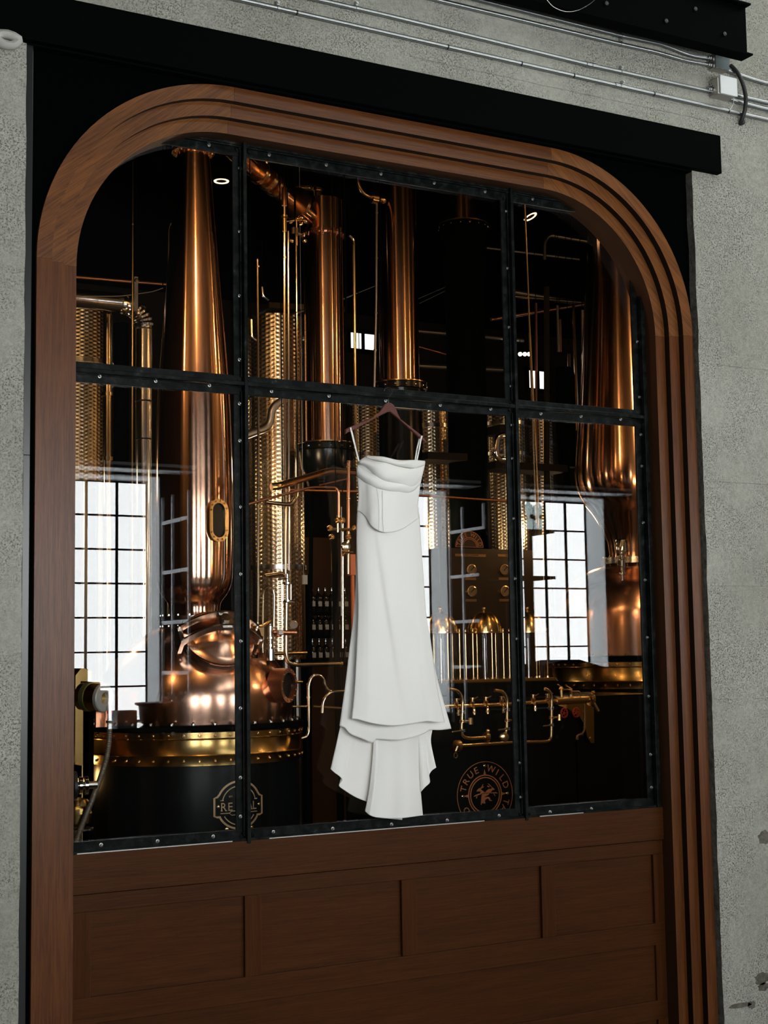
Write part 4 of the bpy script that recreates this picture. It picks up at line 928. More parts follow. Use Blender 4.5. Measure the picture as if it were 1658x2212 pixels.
# big brass steam pipe and copper line, centre left
pipe('steam_pipe', 'thick brass pipe rising to the right behind the neckline of the dress', 'pipe', [(586, 1052, 2.0), (600, 1050, 2.0), (712, 1017, 2.6), (780, 1022, 2.9), (830, 1024, 3.0)], 7.5, 'brass_pipe', n=20, bend=.12)
pipe('pipe', 'copper line sloping up from the left mullion then turning down', 'pipe', [(522, 1094, 2.2), (540, 1088, 2.2), (672, 1052, 2.2), (725, 1053, 2.2), (731, 1062, 2.2), (731, 1118, 2.2)], 2.8, 'copper_pipe', bend=.05, rings=(.99,))
pipe('pipe', 'copper line forking up to the brass-capped upright', 'pipe', [(690, 1048, 2.3), (751, 1034, 2.3)], 2.2, 'copper_pipe')
pipe('pipe', 'brass-capped copper upright just left of the dress waist', 'pipe', [(753, 995, 2.25), (752, 1100, 2.25), (752, 1160, 2.25)], 3.2, 'copper_pipe', n=14, rings=(.02, .08, .5, .95), ringm='brass_pipe')
pipe('pipe', 'brass pipe bending under the steam pipe in front of the dimpled tank', 'pipe', [(574, 1084, 2.5), (600, 1088, 2.5), (628, 1090, 2.5), (640, 1075, 2.5), (643, 1040, 2.5)], 4.5, 'gold_pipe', n=14)
pipe('pipe', 'brass pipe dropping in front of the dimpled tank to the swing arm', 'pipe', [(572, 1244, 2.6), (612, 1238, 2.6), (622, 1252, 2.6), (622, 1290, 2.6)], 4.0, 'brass_pipe', n=14, bend=.05)
for u, v0, v1, nme in [(737, 1095, 1330, 'left'), (741, 1142, 1270, 'right')]: pipe('pipe', 'thin upright in front of the brown partition, %s of two' % nme, 'pipe', [(u, v0, 3.2), (u, v1, 3.2)], 1.4, 'steel_dull')
pipe('pipe', 'short white-lit upright in front of the brown partition', 'pipe', [(717, 1186, 4.6), (717, 1236, 4.6)], 2.0, 'steel')
# parrot and gooseneck group beside pot
pipe('gooseneck_pipe', 'inverted U of thin polished tube above the pot shoulder', 'pipe', [(567, 1410, 2.3), (568, 1282, 2.3), (571, 1272, 2.3), (580, 1268, 2.3), (589, 1272, 2.3), (592, 1284, 2.3), (591, 1354, 2.3)], 1.9, 'gold_pipe', bend=.03)
t = thing('sight_glass_valve', 'upright sight glass with wing clamps in front of the dimpled tank', 'valve', at(620, 1330, 2.4))
mb = MB(); q = at(620, 1290, 2.4); zz = lambda v: at(620, v, 2.4).z
mb.lathe([(.010, zz(1302)), (.030, zz(1300)), (.030, zz(1296)), (.012, zz(1295)), (.012, zz(1264)), (.030, zz(1262)), (.030, zz(1258)), (.012, zz(1256)), (.012, zz(1240))], (q.x, q.y, 0), 16); part(mb, 'tube', 'chrome', t)
mb = MB()
for u in (608, 611, 628): mb.tube([at(u, 1262, 2.4), at(u, 1298, 2.4)], .004, 6)
mb.tube([at(620, 1299, 2.38), at(636, 1300, 2.36)], .007, 6); mb.tube([at(620, 1250, 2.38), at(600, 1251, 2.36)], .005, 6); part(mb, 'clamp_rod', 'gold_pipe', t)
pipe('pipe', 'polished pipe descending past the gauge then turning right under the tank', 'pipe', [(618, 1302, 2.4), (617, 1415, 2.4), (622, 1432, 2.4), (640, 1436, 2.4), (738, 1434, 2.4)], 5.2, 'gold_pipe', n=18, bend=.05, rings=(.99,))
pipe('pipe', 'dull brass pipe behind the pot shoulder, level', 'pipe', [(590, 1412, 3.2), (662, 1410, 3.2)], 4, 'brass_pipe', n=14)
pipe('pipe', 'second dull brass level pipe further down behind the pot', 'pipe', [(600, 1474, 3.2), (652, 1473, 3.2)], 3.2, 'brass_pipe', n=14)
pipe('siphon_pipe', 'hooked polished pipe curving over right of the round porthole', 'pipe', [(650, 1595, 2.2), (662, 1592, 2.2), (667, 1580, 2.2), (666, 1480, 2.2), (672, 1462, 2.2), (684, 1457, 2.2), (698, 1464, 2.2), (702, 1484, 2.2), (712, 1494, 2.2), (745, 1494, 2.2), (790, 1494, 2.2)], 3.6, 'gold_pipe', n=14, bend=.04, rings=(.42, .33))
pipe('siphon_pipe', 'lower hooked polished pipe under the first, with a spout', 'pipe', [(696, 1540, 2.15), (697, 1518, 2.15), (704, 1502, 2.15), (720, 1494, 2.15), (745, 1493, 2.15)], 3.4, 'gold_pipe', n=14, bend=.04, rings=(.35,))
pipe('pipe', 'thin level brass tube between the hooked pipes', 'pipe', [(632, 1526, 2.2), (664, 1526, 2.2)], 2.4, 'brass_pipe')
pipe('pipe', 'dull level pipe low beside the dress', 'pipe', [(676, 1526, 2.3), (750, 1531, 2.3)], 3.2, 'brass_pipe')
t = thing('pressure_gauge', 'round pressure gauge on the dimpled tank above the pot', 'gauge', at(633, 1350, 2.7))
p = at(633, 1350, 2.7); mb = MB(); mb.lathe([(.024, 0), (.030, .004), (.030, .02), (.026, .022)], p, 24, (-.35, -1, 0)); part(mb, 'case', 'brass_pipe', t)
mb = MB(); mb.lathe([(.0255, .0225), (.0255, .0235)], p, 24, (-.35, -1, 0)); part(mb, 'dial', 'dial', t)
mb = MB(); mb.lathe([(.03, -.06), (.03, .01), (.012, .012)], at(583, 1406, 2.35), 14); t = part(mb, 'valve_stack', 'chrome', s1)
mb = MB(); q = at(583, 1380, 2.35); zz = lambda v: at(583, v, 2.35).z
mb.lathe([(.012, zz(1406)), (.012, zz(1398)), (.020, zz(1397)), (.020, zz(1391)), (.012, zz(1390)), (.012, zz(1381)), (.026, zz(1380)), (.026, zz(1376)), (.015, zz(1375)), (.017, zz(1352)), (.010, zz(1350)), (.010, zz(1340)), (.014, zz(1338))], (q.x, q.y, 0), 16); part(mb, 'valve_body', 'chrome', t)
mb = MB(); mb.tube([at(583, 1342, 2.33), at(566, 1353, 2.3), at(545, 1354, 2.25)], .009, 8); part(mb, 'lever', 'brass_pipe', t)
mb = MB(); P = [at(600 + 10 * math.cos(a_), 1366 + 8 * math.sin(a_), 2.33) for a_ in [PI * i / 8 for i in range(9)]]; mb.tube(P, .006, 8); mb.tube([at(590, 1366, 2.33), at(640, 1367, 2.3)], .016, 10); part(mb, 'copper_coil', 'copper_pipe', t)
mb = MB(); p = at(605, 1366, 2.28); mb.obox(p, (.016, 0, 0), (0, .012, 0), (0, 0, .013)); part(mb, 'handle_block', 'white', t)
mb = MB(); p = at(558, 1371, 2.28); mb.box(p.x - .03, p.x + .03, p.y - .02, p.y + .02, at(558, 1382, 2.28).z, at(558, 1356, 2.28).z); part(mb, 'float_box', 'plaque', t, smooth=None)
# elbow duct in front of tank, upper centre
pipe('steel_duct', 'bent polished pipe crossing the dimpled tank just under the transom', 'duct', [(520, 945, 3.2), (548, 934, 3.2), (583, 922, 3.2), (586, 880, 3.2), (640, 846, 3.2)], 8.5, 'steel_dull', n=20, bend=.10)
for v, hh_ in ((745, 10), (800, 26), (838, 20)): beam('dark_beam', 'dark beam in front of the far window, %s one' % {745: 'upper', 800: 'wide middle', 838: 'lower'}[v], 'beam', 'dark_wall', 520, v - 2, 670, v + 8, 5.4, hh_)
beam('light_tray', 'pale trays under the ceiling behind the first column', 'tray', 'tank', 555, 672, 720, 682, 7.5, 12, .3)
# ================================================================ dimpled tanks (dimples are real relief)
def tank(label, uc, hw, v0, v1, Y, na=150, pitch=.034, hoops=()):
    c = at(uc, 1000, Y); sc = scaleat(uc, 900, Y); r = hw / sc; z0, z1 = at(uc, v1, Y).z, at(uc, v0, Y).z
    t = thing('dimpled_tank', label, 'tank', (c.x, c.y, z0))
    cols = max(8, int(round(PI * r / pitch))); n_u = cols * 6; rows = int((z1 - z0) / pitch); n_v = rows * 6
    vs = []; az = PI * 1.15
    for j in range(n_v + 1):
        for i in range(n_u + 1):
            a = -PI / 2 - az / 2 + az * i / n_u; ph = i / 6.; pv = j / 6.
            b_ = (pv + .5 * (int(math.floor(ph)) % 2)); d = -.0030 * (.5 - .5 * math.cos(2 * PI * ph)) * (.5 - .5 * math.cos(2 * PI * b_))
            rr = r + d; vs.append((c.x + rr * math.cos(a), c.y + rr * math.sin(a), z0 + (z1 - z0) * j / n_v))
    w_ = n_u + 1; fs = [(j * w_ + i, j * w_ + i + 1, (j + 1) * w_ + i + 1, (j + 1) * w_ + i) for j in range(n_v) for i in range(n_u)]
    mb = MB(); mb.add(vs, fs); part(mb, 'dimple_jacket', 'tank', t, smooth=80, recalc=False)
    mb = MB(); mb.lathe([(r - .02, z0), (r - .02, z1)], c * 1 - Vector((0, 0, c.z)), 40); part(mb, 'shell', 'steel_dull', t)
    for v in hoops:
        z = at(uc, v, Y).z; mb = MB(); mb.lathe([(r - .005, z - .02), (r + .018, z - .018), (r + .018, z + .018), (r - .005, z + .02)], (c.x, c.y, 0), 48); part(mb, 'hoop', 'steel', t)
    mb = MB()
    for k_ in range(3): a = -PI / 2 + (k_ - 1) * .9; mb.tube([(c.x + r * .7 * math.cos(a), c.y + r * .7 * math.sin(a), z0), (c.x + r * .7 * math.cos(a), c.y + r * .7 * math.sin(a), -.25)], .03, 10)
    if z0 > .1: part(mb, 'leg', 'steel_dull', t)
    return t
tank('tall dimpled steel tank glowing gold right of the left mullion', 596, 60, 690, 1425, 4.6, hoops=(860, 1228))
tank('dimpled steel tank at the far left behind the polished duct', 168, 72, 660, 1045, 6.6, hoops=(790,))
tank('dimpled steel tank just right of the dress bodice', 930, 46, 870, 1450, 5.6, hoops=(925, 1000, 1076))
tank('dimpled steel tank behind the wooden hanger', 792, 38, 860, 1450, 7.25, hoops=(985,))
tank('short dimpled tank piece right of the black body, left of the right mullion', 1092, 52, 880, 1230, 6.0, hoops=(920, 985))
tank('narrow dimpled tank in the right bay behind the bar shelf', 1168, 34, 890, 1440, 7.0, hoops=(960,))
for u0, v0, u1, v1, Y, hp, lb_ in [(905, 988, 990, 992, 4.9, 16, 'dark pipe rack crossing the tank right of the dress'), (1050, 1008, 1205, 1016, 5.0, 16, 'dark rack board crossing the tanks at the right mullion'), (1060, 930, 1100, 932, 5.0, 18, 'short dark rack under the small duct')]:
    beam('dark_rack', lb_, 'rack', 'dark_wall', u0, v0, u1, v1, Y, hp)
pipe('steel_duct', 'small chrome elbow duct left of the right mullion', 'duct', [(1110, 940, 3.4), (1074, 940, 3.4), (1070, 975, 3.4), (1075, 992, 3.4), (1100, 996, 3.4)], 6.5, 'chrome', n=18, bend=.05)
# far clutter lit from behind
for u0, v0, u1, v1, Y, r_, mt, lb_ in [(560, 705, 700, 655, 7.2, 3, 'steel_dull', 'sloping strut under the ceiling behind the first column'), (740, 645, 815, 615, 7.2, 2.5, 'steel', 'bright sloping strut between the columns'), (895, 648, 960, 620, 7.2, 2.0, 'steel', 'bright sloping strut right of the taller column, upper'), (905, 655, 965, 626, 7.2, 2.0, 'steel', 'bright sloping strut right of the taller column, lower'),
                                      (900, 715, 1130, 735, 7.6, 5, 'steel_dull', 'level duct behind the black body'), (900, 790, 1100, 800, 7.4, 6, 'steel_dull', 'lower level duct behind the black body'), (900, 748, 985, 772, 6.8, 2.5, 'copper_pipe', 'sloping copper line right of the taller column'),
                                      (540, 720, 700, 735, 5.6, 7, 'steel_dull', 'long level pipe above the far window, left'), (1105, 630, 1290, 662, 6.5, 6, 'steel_dull', 'long level duct across the right bay'), (1060, 690, 1275, 655, 6.0, 4, 'copper_pipe', 'copper pipe crossing the right bay below the duct'), (1110, 640, 1275, 655, 6.2, 3, 'brass_pipe', 'brass rail under the long duct in the right bay')]:
    pipe('pipe', lb_, 'pipe', [(u0, v0, Y), (u1, v1, Y)], r_, mt, n=14)
pipe('pipe', 'curled bright pipe end left of the first column', 'pipe', [(566, 620, 5), (568, 640, 5), (580, 648, 5)], 3.5, 'steel')
pipe('pipe', 'bright stub of pipe right of the left mullion', 'pipe', [(542, 690, 3.4), (543, 728, 3.4), (556, 736, 3.4)], 3.0, 'gold_pipe')
# bin shape
mb = MB(); a = at(1218, 800, 5.0); mb.lathe([(20 / 240, at(1218, 1010, 5.0).z), (24 / 240, at(1218, 815, 5.0).z), (22 / 240, at(1218, 800, 5.0).z), (.09, at(1218, 800, 5).z + .02)], (a.x, a.y, 0), 30)
bn = tag(mb.build('vessel', 'black'), 'black narrow vessel between the golden pipes in the right bay', 'vessel')
mb = MB(); mb.tube([(a.x, a.y, at(1218, 1008, 5.).z), (a.x, a.y, -.25)], .03, 10); part(mb, 'leg', 'black', bn)
# ================================================================ ceiling lamps seen through the glass
def ring_lamp(label, u, v, Y, rp, tilt):
    c = at(u, v, Y); sc = F / px(c)[2]; r = rp / sc; ax = Vector(tilt).normalized()
    t = thing('ceiling_lamp', label, 'lamp', c, 'can lamps under the still room ceiling')
    mb = MB(); mb.lathe([(r * 1.05, 0), (r * 1.12, .01), (r * 1.12, r * 1.8), (r * .4, r * 2.2)], c, 28, ax); part(mb, 'housing', 'black', t)
    mb = MB(); mb.lathe([(r * .70, .012), (r * .72, -.004), (r * 1.0, -.006), (r * 1.04, .0), (r * .98, .02)], c, 32, ax, caps=False); part(mb, 'lit_reflector', 'lamp_ring', t)
    mb = MB(); mb.tube([c + ax * r * 2, c + ax * r * 2 + Vector((0, 0, .25))], .008, 6); part(mb, 'stem', 'black', t)
ring_lamp('glowing can lamp beside the top of the tall still neck', 478, 391, 4.6, 16, (0.0, .0, 1))
ring_lamp('tilted glowing can lamp in the upper right pane', 1145, 468, 4.2, 15, (-.35, .35, 1))
mb = MB(); 
for i, u in enumerate((1123, 1133, 1142)):
    c = at(u, 765, 7.5); t = thing('festoon_bulb', '%s of three small lit bulbs in the right bay' % ['leftmost', 'middle', 'rightmost'][i], 'bulb', c, 'small festoon bulbs')
    mb = MB(); mb.sphere(c, .024, 12, 8); part(mb, 'globe', 'bulb', t); mb = MB(); mb.lathe([(.012, .018), (.012, .06)], c, 10); mb.tube([c + Vector((0, 0, .05)), (c.x, c.y, 6.2)], .003, 6); part(mb, 'cap', 'black', t)
# ================================================================ black counter, spirit safe, manifold
YF = 1.9
xl, xr = at(880, 1560, YF).x, at(1425, 1560, YF).x
zc_ = at(1300, 1502, YF).z
mb = MB(); mb.box(xl, xr, YF, YF + .85, -.25, zc_)
ct = tag(mb.build('black_counter', 'black_gloss', smooth=None, bevel=.004), 'glossy black counter with round copper emblem behind the lower right panes', 'counter')
def flatmap(c): return lambda x, y, h_: (c.x + x, c.y - h_, c.z + y)
ec = at(1047, 1717, YF); es = F / px(ec)[2]; u_ = 1 / es; f = flatmap(ec)
mb = MB()
for r0, r1 in ((70.2, 71.4), (41, 43.2), (36, 38.2)): pts, fs = ring2(r0 * u_, r1 * u_, 90); slab(mb, pts, fs, f, .003)
for a in (0, 90, 180): 
    a = math.radians(a); P = [(43, -3.2), (54.5, 0), (43, 3.2)]; slab(mb, [((x * math.cos(a) - y * math.sin(a)) * u_, (x * math.sin(a) + y * math.cos(a)) * u_) for x, y in P], [(0, 1, 2)], f, .003)
emb = part(mb, 'emblem', 'ink_copper', ct, smooth=None)
def curve_text(mb, s, r, a_mid, hgt, sp, f, u_, wide=1.0):
    n = len(s)
    for i, ch in enumerate(s):
        if ch == ' ': continue
        a = math.radians(a_mid + (n - 1) * sp / 2 - i * sp); vs, fs = text_mb(ch, 1.); x0 = (max(x for x, y in vs) + min(x for x, y in vs)) / 2; y0 = (max(y for x, y in vs) + min(y for x, y in vs)) / 2
        hh = hgt / max(1e-3, max(y for x, y in vs) - min(y for x, y in vs)); P = []
        for x, y in vs:
            X = (x - x0) * hh * wide; Y = (y - y0) * hh + r; P.append(((X * math.sin(a) + Y * math.cos(a)) * u_, (-X * math.cos(a) + Y * math.sin(a)) * u_))
        slab(mb, P, fs, f, .003)
mb = MB(); curve_text(mb, 'TRUE', 57, 138, 14, 17.5, f, u_, 1.05); curve_text(mb, 'WILD', 57, 46, 14, 18, f, u_, 1.05); curve_text(mb, 'TA', 57, -26, 14, 16, f, u_); curve_text(mb, 'D', 57, 212, 14, 10, f, u_)
part(mb, 'lettering', 'ink_copper', emb, smooth=None)
hare = [[(605, 905), (640, 870), (665, 850), (700, 845), (735, 800), (752, 765), (758, 772), (735, 830), (700, 880), (735, 905), (770, 935), (800, 950), (790, 985), (720, 972), (700, 975), (690, 955), (700, 935), (670, 915), (615, 922)],
        [(1010, 890), (975, 860), (940, 845), (905, 815), (885, 790), (860, 762), (868, 758), (905, 785), (935, 825), (962, 850), (940, 880), (880, 880), (845, 905), (815, 935), (800, 950), (830, 985), (900, 975), (920, 960), (940, 935), (960, 912), (1005, 908)],
        [(720, 840), (740, 815), (768, 818), (765, 835), (735, 850), (722, 862)], [(890, 830), (872, 808), (848, 812), (850, 828), (880, 840), (892, 850)],
        [(700, 962), (640, 975), (590, 990), (545, 1018), (540, 1030), (575, 1022), (640, 1000), (705, 985)], [(600, 1030), (628, 1018), (622, 1032), (606, 1050), (608, 1075), (596, 1065), (592, 1045)],
        [(890, 955), (960, 965), (1040, 965), (1078, 985), (1070, 992), (1030, 985), (960, 980), (895, 975)], [(985, 990), (1000, 992), (1018, 1020), (1025, 1048), (1012, 1040), (998, 1015)],
        [(720, 990), (760, 960), (800, 955), (860, 965), (885, 985), (870, 1010), (820, 1030), (790, 1045), (775, 1065), (830, 1050), (880, 1055), (905, 1085), (905, 1120), (950, 1138), (948, 1150), (890, 1142), (880, 1110), (850, 1090), (800, 1110), (785, 1150), (800, 1185), (790, 1198), (730, 1185), (712, 1190), (710, 1222), (696, 1215), (698, 1160), (708, 1090)]]
mb = MB()
for P in hare:
    pts = [((x - 795) / 10.36 / .845 * u_, -(y - 1005) / 10.36 * u_) for x, y in P]; from mathutils.geometry import tessellate_polygon
    tri = tessellate_polygon([[Vector((x, y, 0)) for x, y in pts]]); slab(mb, pts, [tuple(t_) for t_ in tri], f, .003)
part(mb, 'leaping_hares', 'ink_copper', emb, smooth=None)
mb = MB()
for x, y in ((0, 62), (-57, 0), (57, 0)): mb.lathe([(.010, 0), (.010, .006), (.005, .009)], f(x * u_, y * u_, .0), 10, (0, -1, 0))
part(mb, 'screw', 'brass_pipe', emb)
# spirit safe: three glass cylinders under brass domes
YSF = 2.55
t = thing('spirit_safe', 'brass spirit safe with glass cylinders and three domes right of the dress', 'spirit safe', at(1045, 1478, YSF))
a_, b_ = at(925, 1478, YSF), at(1172, 1478, YSF)
mb = MB(); zt_ = at(1045, 1470, YSF).z; zb_ = zc_; mb.box(a_.x, b_.x, YSF - .24, YSF + .24, zb_ + .001, zt_ - .01); part(mb, 'shelf', 'black_gloss', t, smooth=None)
mb = MB(); mb.box(a_.x, b_.x, YSF - .17, YSF + .17, zt_ - .01, zt_ + .012); part(mb, 'bottom_plate', 'brass_pipe', t, smooth=None, bevel=.003)
zr = at(1045, 1364, YSF).z
for i, u in enumerate((951, 1045, 1139)):
    c = at(u, 1364, YSF); sc = F / px(c)[2]; r = 38.5 / sc
    mb = MB(); mb.lathe([(r, 0), (r, .012)] + [(max(.003, r * .985 * math.cos(q)), .012 + r * 1.02 * math.sin(q)) for q in [PI / 2 * j / 14 for j in range(15)]], (c.x, c.y, zr), 64); dm = part(mb, 'dome', 'brass', t, smooth=50)
    zt2 = zr + .012 + r * 1.02; mb = MB(); mb.lathe([(.008, -.004), (.006, .008)], (c.x, c.y, zt2), 12); mb.sphere((c.x, c.y, zt2 + .021), .0135, 16, 10); part(mb, 'finial', 'brass_pipe', dm)
    mb = MB(); mb.lathe([(r * .9, zt_ + .014), (r * .9, zr - .014)], (c.x, c.y, 0), 48, caps=False); part(mb, 'glass_cylinder', 'tube_glass', t)
    mb = MB(); mb.lathe([(r * 1.12, zr - .014), (r * 1.14, zr - .012), (r * 1.14, zr), (r * .9, zr + .002)], (c.x, c.y, 0), 48); part(mb, 'dome_ring', 'brass_pipe', t)
    mb = MB(); mb.tube([(c.x, c.y, zt_), (c.x, c.y, zr - .05)], .010, 12); mb.lathe([(.03, 0), (.03, .008)], (c.x, c.y, zt_ + .01), 14); part(mb, 'inner_tube', 'chrome', t)
    for j in range(6):
        a = 2 * PI * j / 6 + .35; q = Vector((c.x + r * 1.06 * math.cos(a), c.y + r * 1.06 * math.sin(a), 0))
        mb = MB(); mb.tube([(q.x, q.y, zt_), (q.x, q.y, zr + .008)], .0058, 10); mb.sphere((q.x, q.y, zr + .014), .009, 10, 6); mb.lathe([(.014, zt_ + .012), (.014, zt_ + .024)], (q.x, q.y, 0), 10); part(mb, 'tie_rod', 'brass_pipe', t)
# manifold rail with small taps
YM = 1.72
P = [(905, 1529, YM), (1100, 1521, YM), (1206, 1514, YM), (1270, 1510, YM)]
mt = pipe('manifold_rail', 'long level brass manifold with small taps, in front of the black counter', 'pipe', P, 4.6, 'brass_pipe', n=18, bend=.0)
a0, a1 = at(1200, 1514, YM), at(1270, 1510.5, YM)
mb = MB(); mb.tube([a0, a1], .024, 20); part(mb, 'thick_end', 'brass_pipe', mt)
d = (a1 - a0).normalized(); mb = MB(); mb.lathe([(.02, -.012), (.044, -.010), (.044, .010), (.02, .012)], a1 + d * .02, 20, d); mb.tube([a1 + d * .02 + Vector((0, -.03, -.02)), a1 + d * .05 + Vector((0, -.04, -.08))], .010, 8); mb.sphere(a1 + d * .02 + Vector((0, -.03, .045)), .014, 8, 6); part(mb, 'end_clamp', 'brass_pipe', mt)
for u in (984, 1018, 1047, 1081, 1149, 1180):
    p = at(u, 1529 - (u - 905) * .055, YM); mb = MB()
    mb.lathe([(.012, 0), (.016, .006), (.016, .02), (.010, .024), (.010, .034), (.016, .036), (.016, .042)], p + Vector((0, -.01, .004)), 12)
    mb.tube([p + Vector((0, -.02, .036)), p + Vector((.03, -.03, .05))], .005, 8); mb.tube([p, p + Vector((0, -.03, -.02)), p + Vector((0, -.03, -.06))], .008, 8, smooth_bend=.012)
    mb.lathe([(.012, -.05), (.012, -.035)], p + Vector((0, -.03, 0)), 10)
    part(mb, 'tap', 'brass_pipe', mt)
def riser(label, u, pts, fit, r=3.6):
    t = pipe('drop_pipe', label, 'pipe', pts, r, 'brass_pipe', n=14, bend=.035)
    for k_, v in enumerate(fit):
        p = at(u, v, pts[1][2]); mb = MB(); mb.lathe([(.010, -.010), (.020, -.008), (.020, -.002), (.014, 0), (.020, .002), (.020, .008), (.010, .010)], p, 14)
        if k_ == 1: mb.tube([p, p + Vector((.055, -.02, .0))], .007, 8); mb.lathe([(.014, -.02), (.014, .02)], p + Vector((.05, -.02, 0)), 10)
        if k_ == 2: mb.tube([p + Vector((0, -.012, 0)), p + Vector((-.09, -.03, -.004))], .006, 8)
        part(mb, 'fitting', 'chrome' if k_ % 2 == 0 else 'brass_pipe', t)
    return t
riser('brass drop pipe with chrome fittings, nearest the dress hem', 998, [(968, 1488, YM - .1), (990, 1492, YM - .1), (999, 1510, YM - .1), (996, 1580, YM - .1), (1000, 1592, YM - .1), (1016, 1595, YM - .1), (1052, 1592, YM - .1)], (1538, 1558, 1578))
mb = MB(); p = at(1050, 1592, YM - .1); mb.lathe([(.012, -.012), (.030, -.010), (.030, .012), (.010, .014)], p, 18, (1, .1, .02)); mb.sphere(p + Vector((.0, -.02, .04)), .012, 8, 6); tag(mb.build('blanking_fitting', 'brass_pipe'), 'brass clamp cap ending the first drop pipe', 'fitting')
riser('brass drop pipe with chrome fittings just left of the right mullion', 1095, [(1068, 1491, YM - .1), (1086, 1493, YM - .1), (1095, 1510, YM - .1), (1094, 1576, YM - .1), (1088, 1592, YM - .1)], (1533, 1556, 1574))
mb = MB(); p = at(1086, 1592, YM - .08); mb.lathe([(.01, 0), (.03, .004), (.03, .03), (.02, .035)], p, 16, (-.3, -1, 0)); tag(mb.build('pump_head', 'brass_pipe'), 'small brass pump head left of the right mullion', 'fitting')
riser('brass drop pipe right of the right mullion joining the long lower pipe', 1190, [(1176, 1488, YM - .1), (1186, 1492, YM - .1), (1191, 1506, YM - .1), (1190, 1592, YM - .1), (1186, 1600, YM - .1), (1176, 1602, YM - .1), (1100, 1604, YM - .1), (990, 1611, YM - .1)], (1530, 1550, 1566))
mb = MB(); p = at(988, 1611, YM - .1); mb.lathe([(.012, -.014), (.036, -.012), (.036, .012), (.012, .014)], p, 20, (1, .1, .02)); mb.tube([p + Vector((-.02, -.03, 0)), p + Vector((-.035, -.03, -.03))], .008, 8)
P = [p + Vector((-.035 + .013 * math.cos(q), -.03, -.055 + .016 * math.sin(q))) for q in [2 * PI * i / 12 for i in range(13)]]; mb.tube(P, .003, 6); tag(mb.build('pipe_clamp', 'brass_pipe'), 'brass clamp with dangling ring at the left end of the lower pipe', 'fitting')
# bracket plate and red valve wheels
mb = MB(); P = [at(u, v, YF - .03) for u, v in ((1204, 1523), (1268, 1519), (1282, 1528), (1283, 1605), (1276, 1605), (1268, 1592), (1262, 1566), (1250, 1545), (1228, 1532))]
mb.prism([(p.x, p.z) for p in P], YF - .03, YF - .02); br = tag(mb.build('bracket_plate', 'brass', smooth=None), 'curved brass bracket plate on the counter right of the manifold', 'bracket')
mb = MB(); mb.lathe([(.010, 0), (.010, .004)], at(1276, 1594, YF - .03), 10, (0, -1, 0)); part(mb, 'screw', 'brass_pipe', br)
for u, v, w_ in ((1218, 1540, 'left'), (1244, 1539, 'right')):
    p = at(u, v, YF - .10); t = thing('hand_valve', 'small red valve handwheel on the counter, %s one of two' % w_, 'valve', p); mb = MB()
    P = [p + Vector((.026 * math.cos(q), 0, .030 * math.sin(q))) for q in [2 * PI * i / 16 for i in range(17)]]; mb.tube(P, .0055, 7)
    for i in range(5): q = 2 * PI * i / 5; mb.tube([p, p + Vector((.026 * math.cos(q), 0, .030 * math.sin(q)))], .0035, 6)
    part(mb, 'wheel', 'red', t); mb = MB(); mb.tube([p, p + Vector((0, .08, 0))], .008, 8); part(mb, 'spindle', 'brass_pipe', t)
pipe('pipe', 'small brass pipe group hanging at the bracket plate, upright part', 'pipe', [(1262, 1522, YF - .12), (1262, 1575, YF - .12), (1256, 1586, YF - .12), (1246, 1588, YF - .12), (1246, 1598, YF - .12)], 2.8, 'brass_pipe', rings=(.15, .35, .55, .75), ringm='gold_pipe')
for u, v in ((1212, 1490), (1232, 1494)):
    p = at(u, v, YM + .02); mb = MB(); mb.lathe([(.010, -.05), (.012, 0), (.018, .005), (.010, .02)], p, 10); mb.tube([p, p + Vector((.05, -.03, .0)), p + Vector((.055, -.035, -.03))], .007, 8, smooth_bend=.015); mb.tube([p + Vector((0, 0, .02)), p + Vector((-.03, 0, .035))], .005, 6)
    tag(mb.build('tap', 'brass_pipe'), 'small brass tap standing on the manifold, %s one' % ('left' if u < 1220 else 'right'), 'tap')
# ---- control panel with arched sign, plaques and gauges
YP = 3.5
a_, b_ = at(948, 1183, YP), at(1172, 1183, YP)
t = thing('control_panel', 'dark brown control panel with brass gauges, between dress and right mullion', 'control panel', (a_.x, YP, -.25))
mb = MB(); mb.box(a_.x, b_.x, YP, YP + .25, -.25, a_.z); part(mb, 'cabinet', 'panel_brown', t, smooth=None, bevel=.004)
bc = at(1013.5, 1182.5, YP); us = 1 / (F / px(bc)[2]); f = flatmap(bc)
mb = MB(); pts = [(36 * us * math.cos(PI * i / 32), 36 * us * math.sin(PI * i / 32)) for i in range(33)]; mb.prism([(bc.x + x, bc.z + y) for x, y in pts], YP - .0, YP + .01); sg = part(mb, 'arched_sign', 'panel_brown', t, smooth=None)
mb = MB()
for r0, r1 in ((34.2, 35.4), (20.6, 22), (17.5, 18.5)): pts, fs = ring2(r0 * us, r1 * us, 40, 0, PI); slab(mb, pts, fs, f, .004)
pts, fs = line2([(-35 * us, .6 * us), (35 * us, .6 * us)], .0035); slab(mb, pts, fs, f, .004)
curve_text(mb, 'TRUE', 28, 137, 8.5, 19, f, us, 1.0); curve_text(mb, 'WILD', 28, 43, 8.5, 19, f, us, 1.0); part(mb, 'lettering', 'ink_copper', sg, smooth=None)
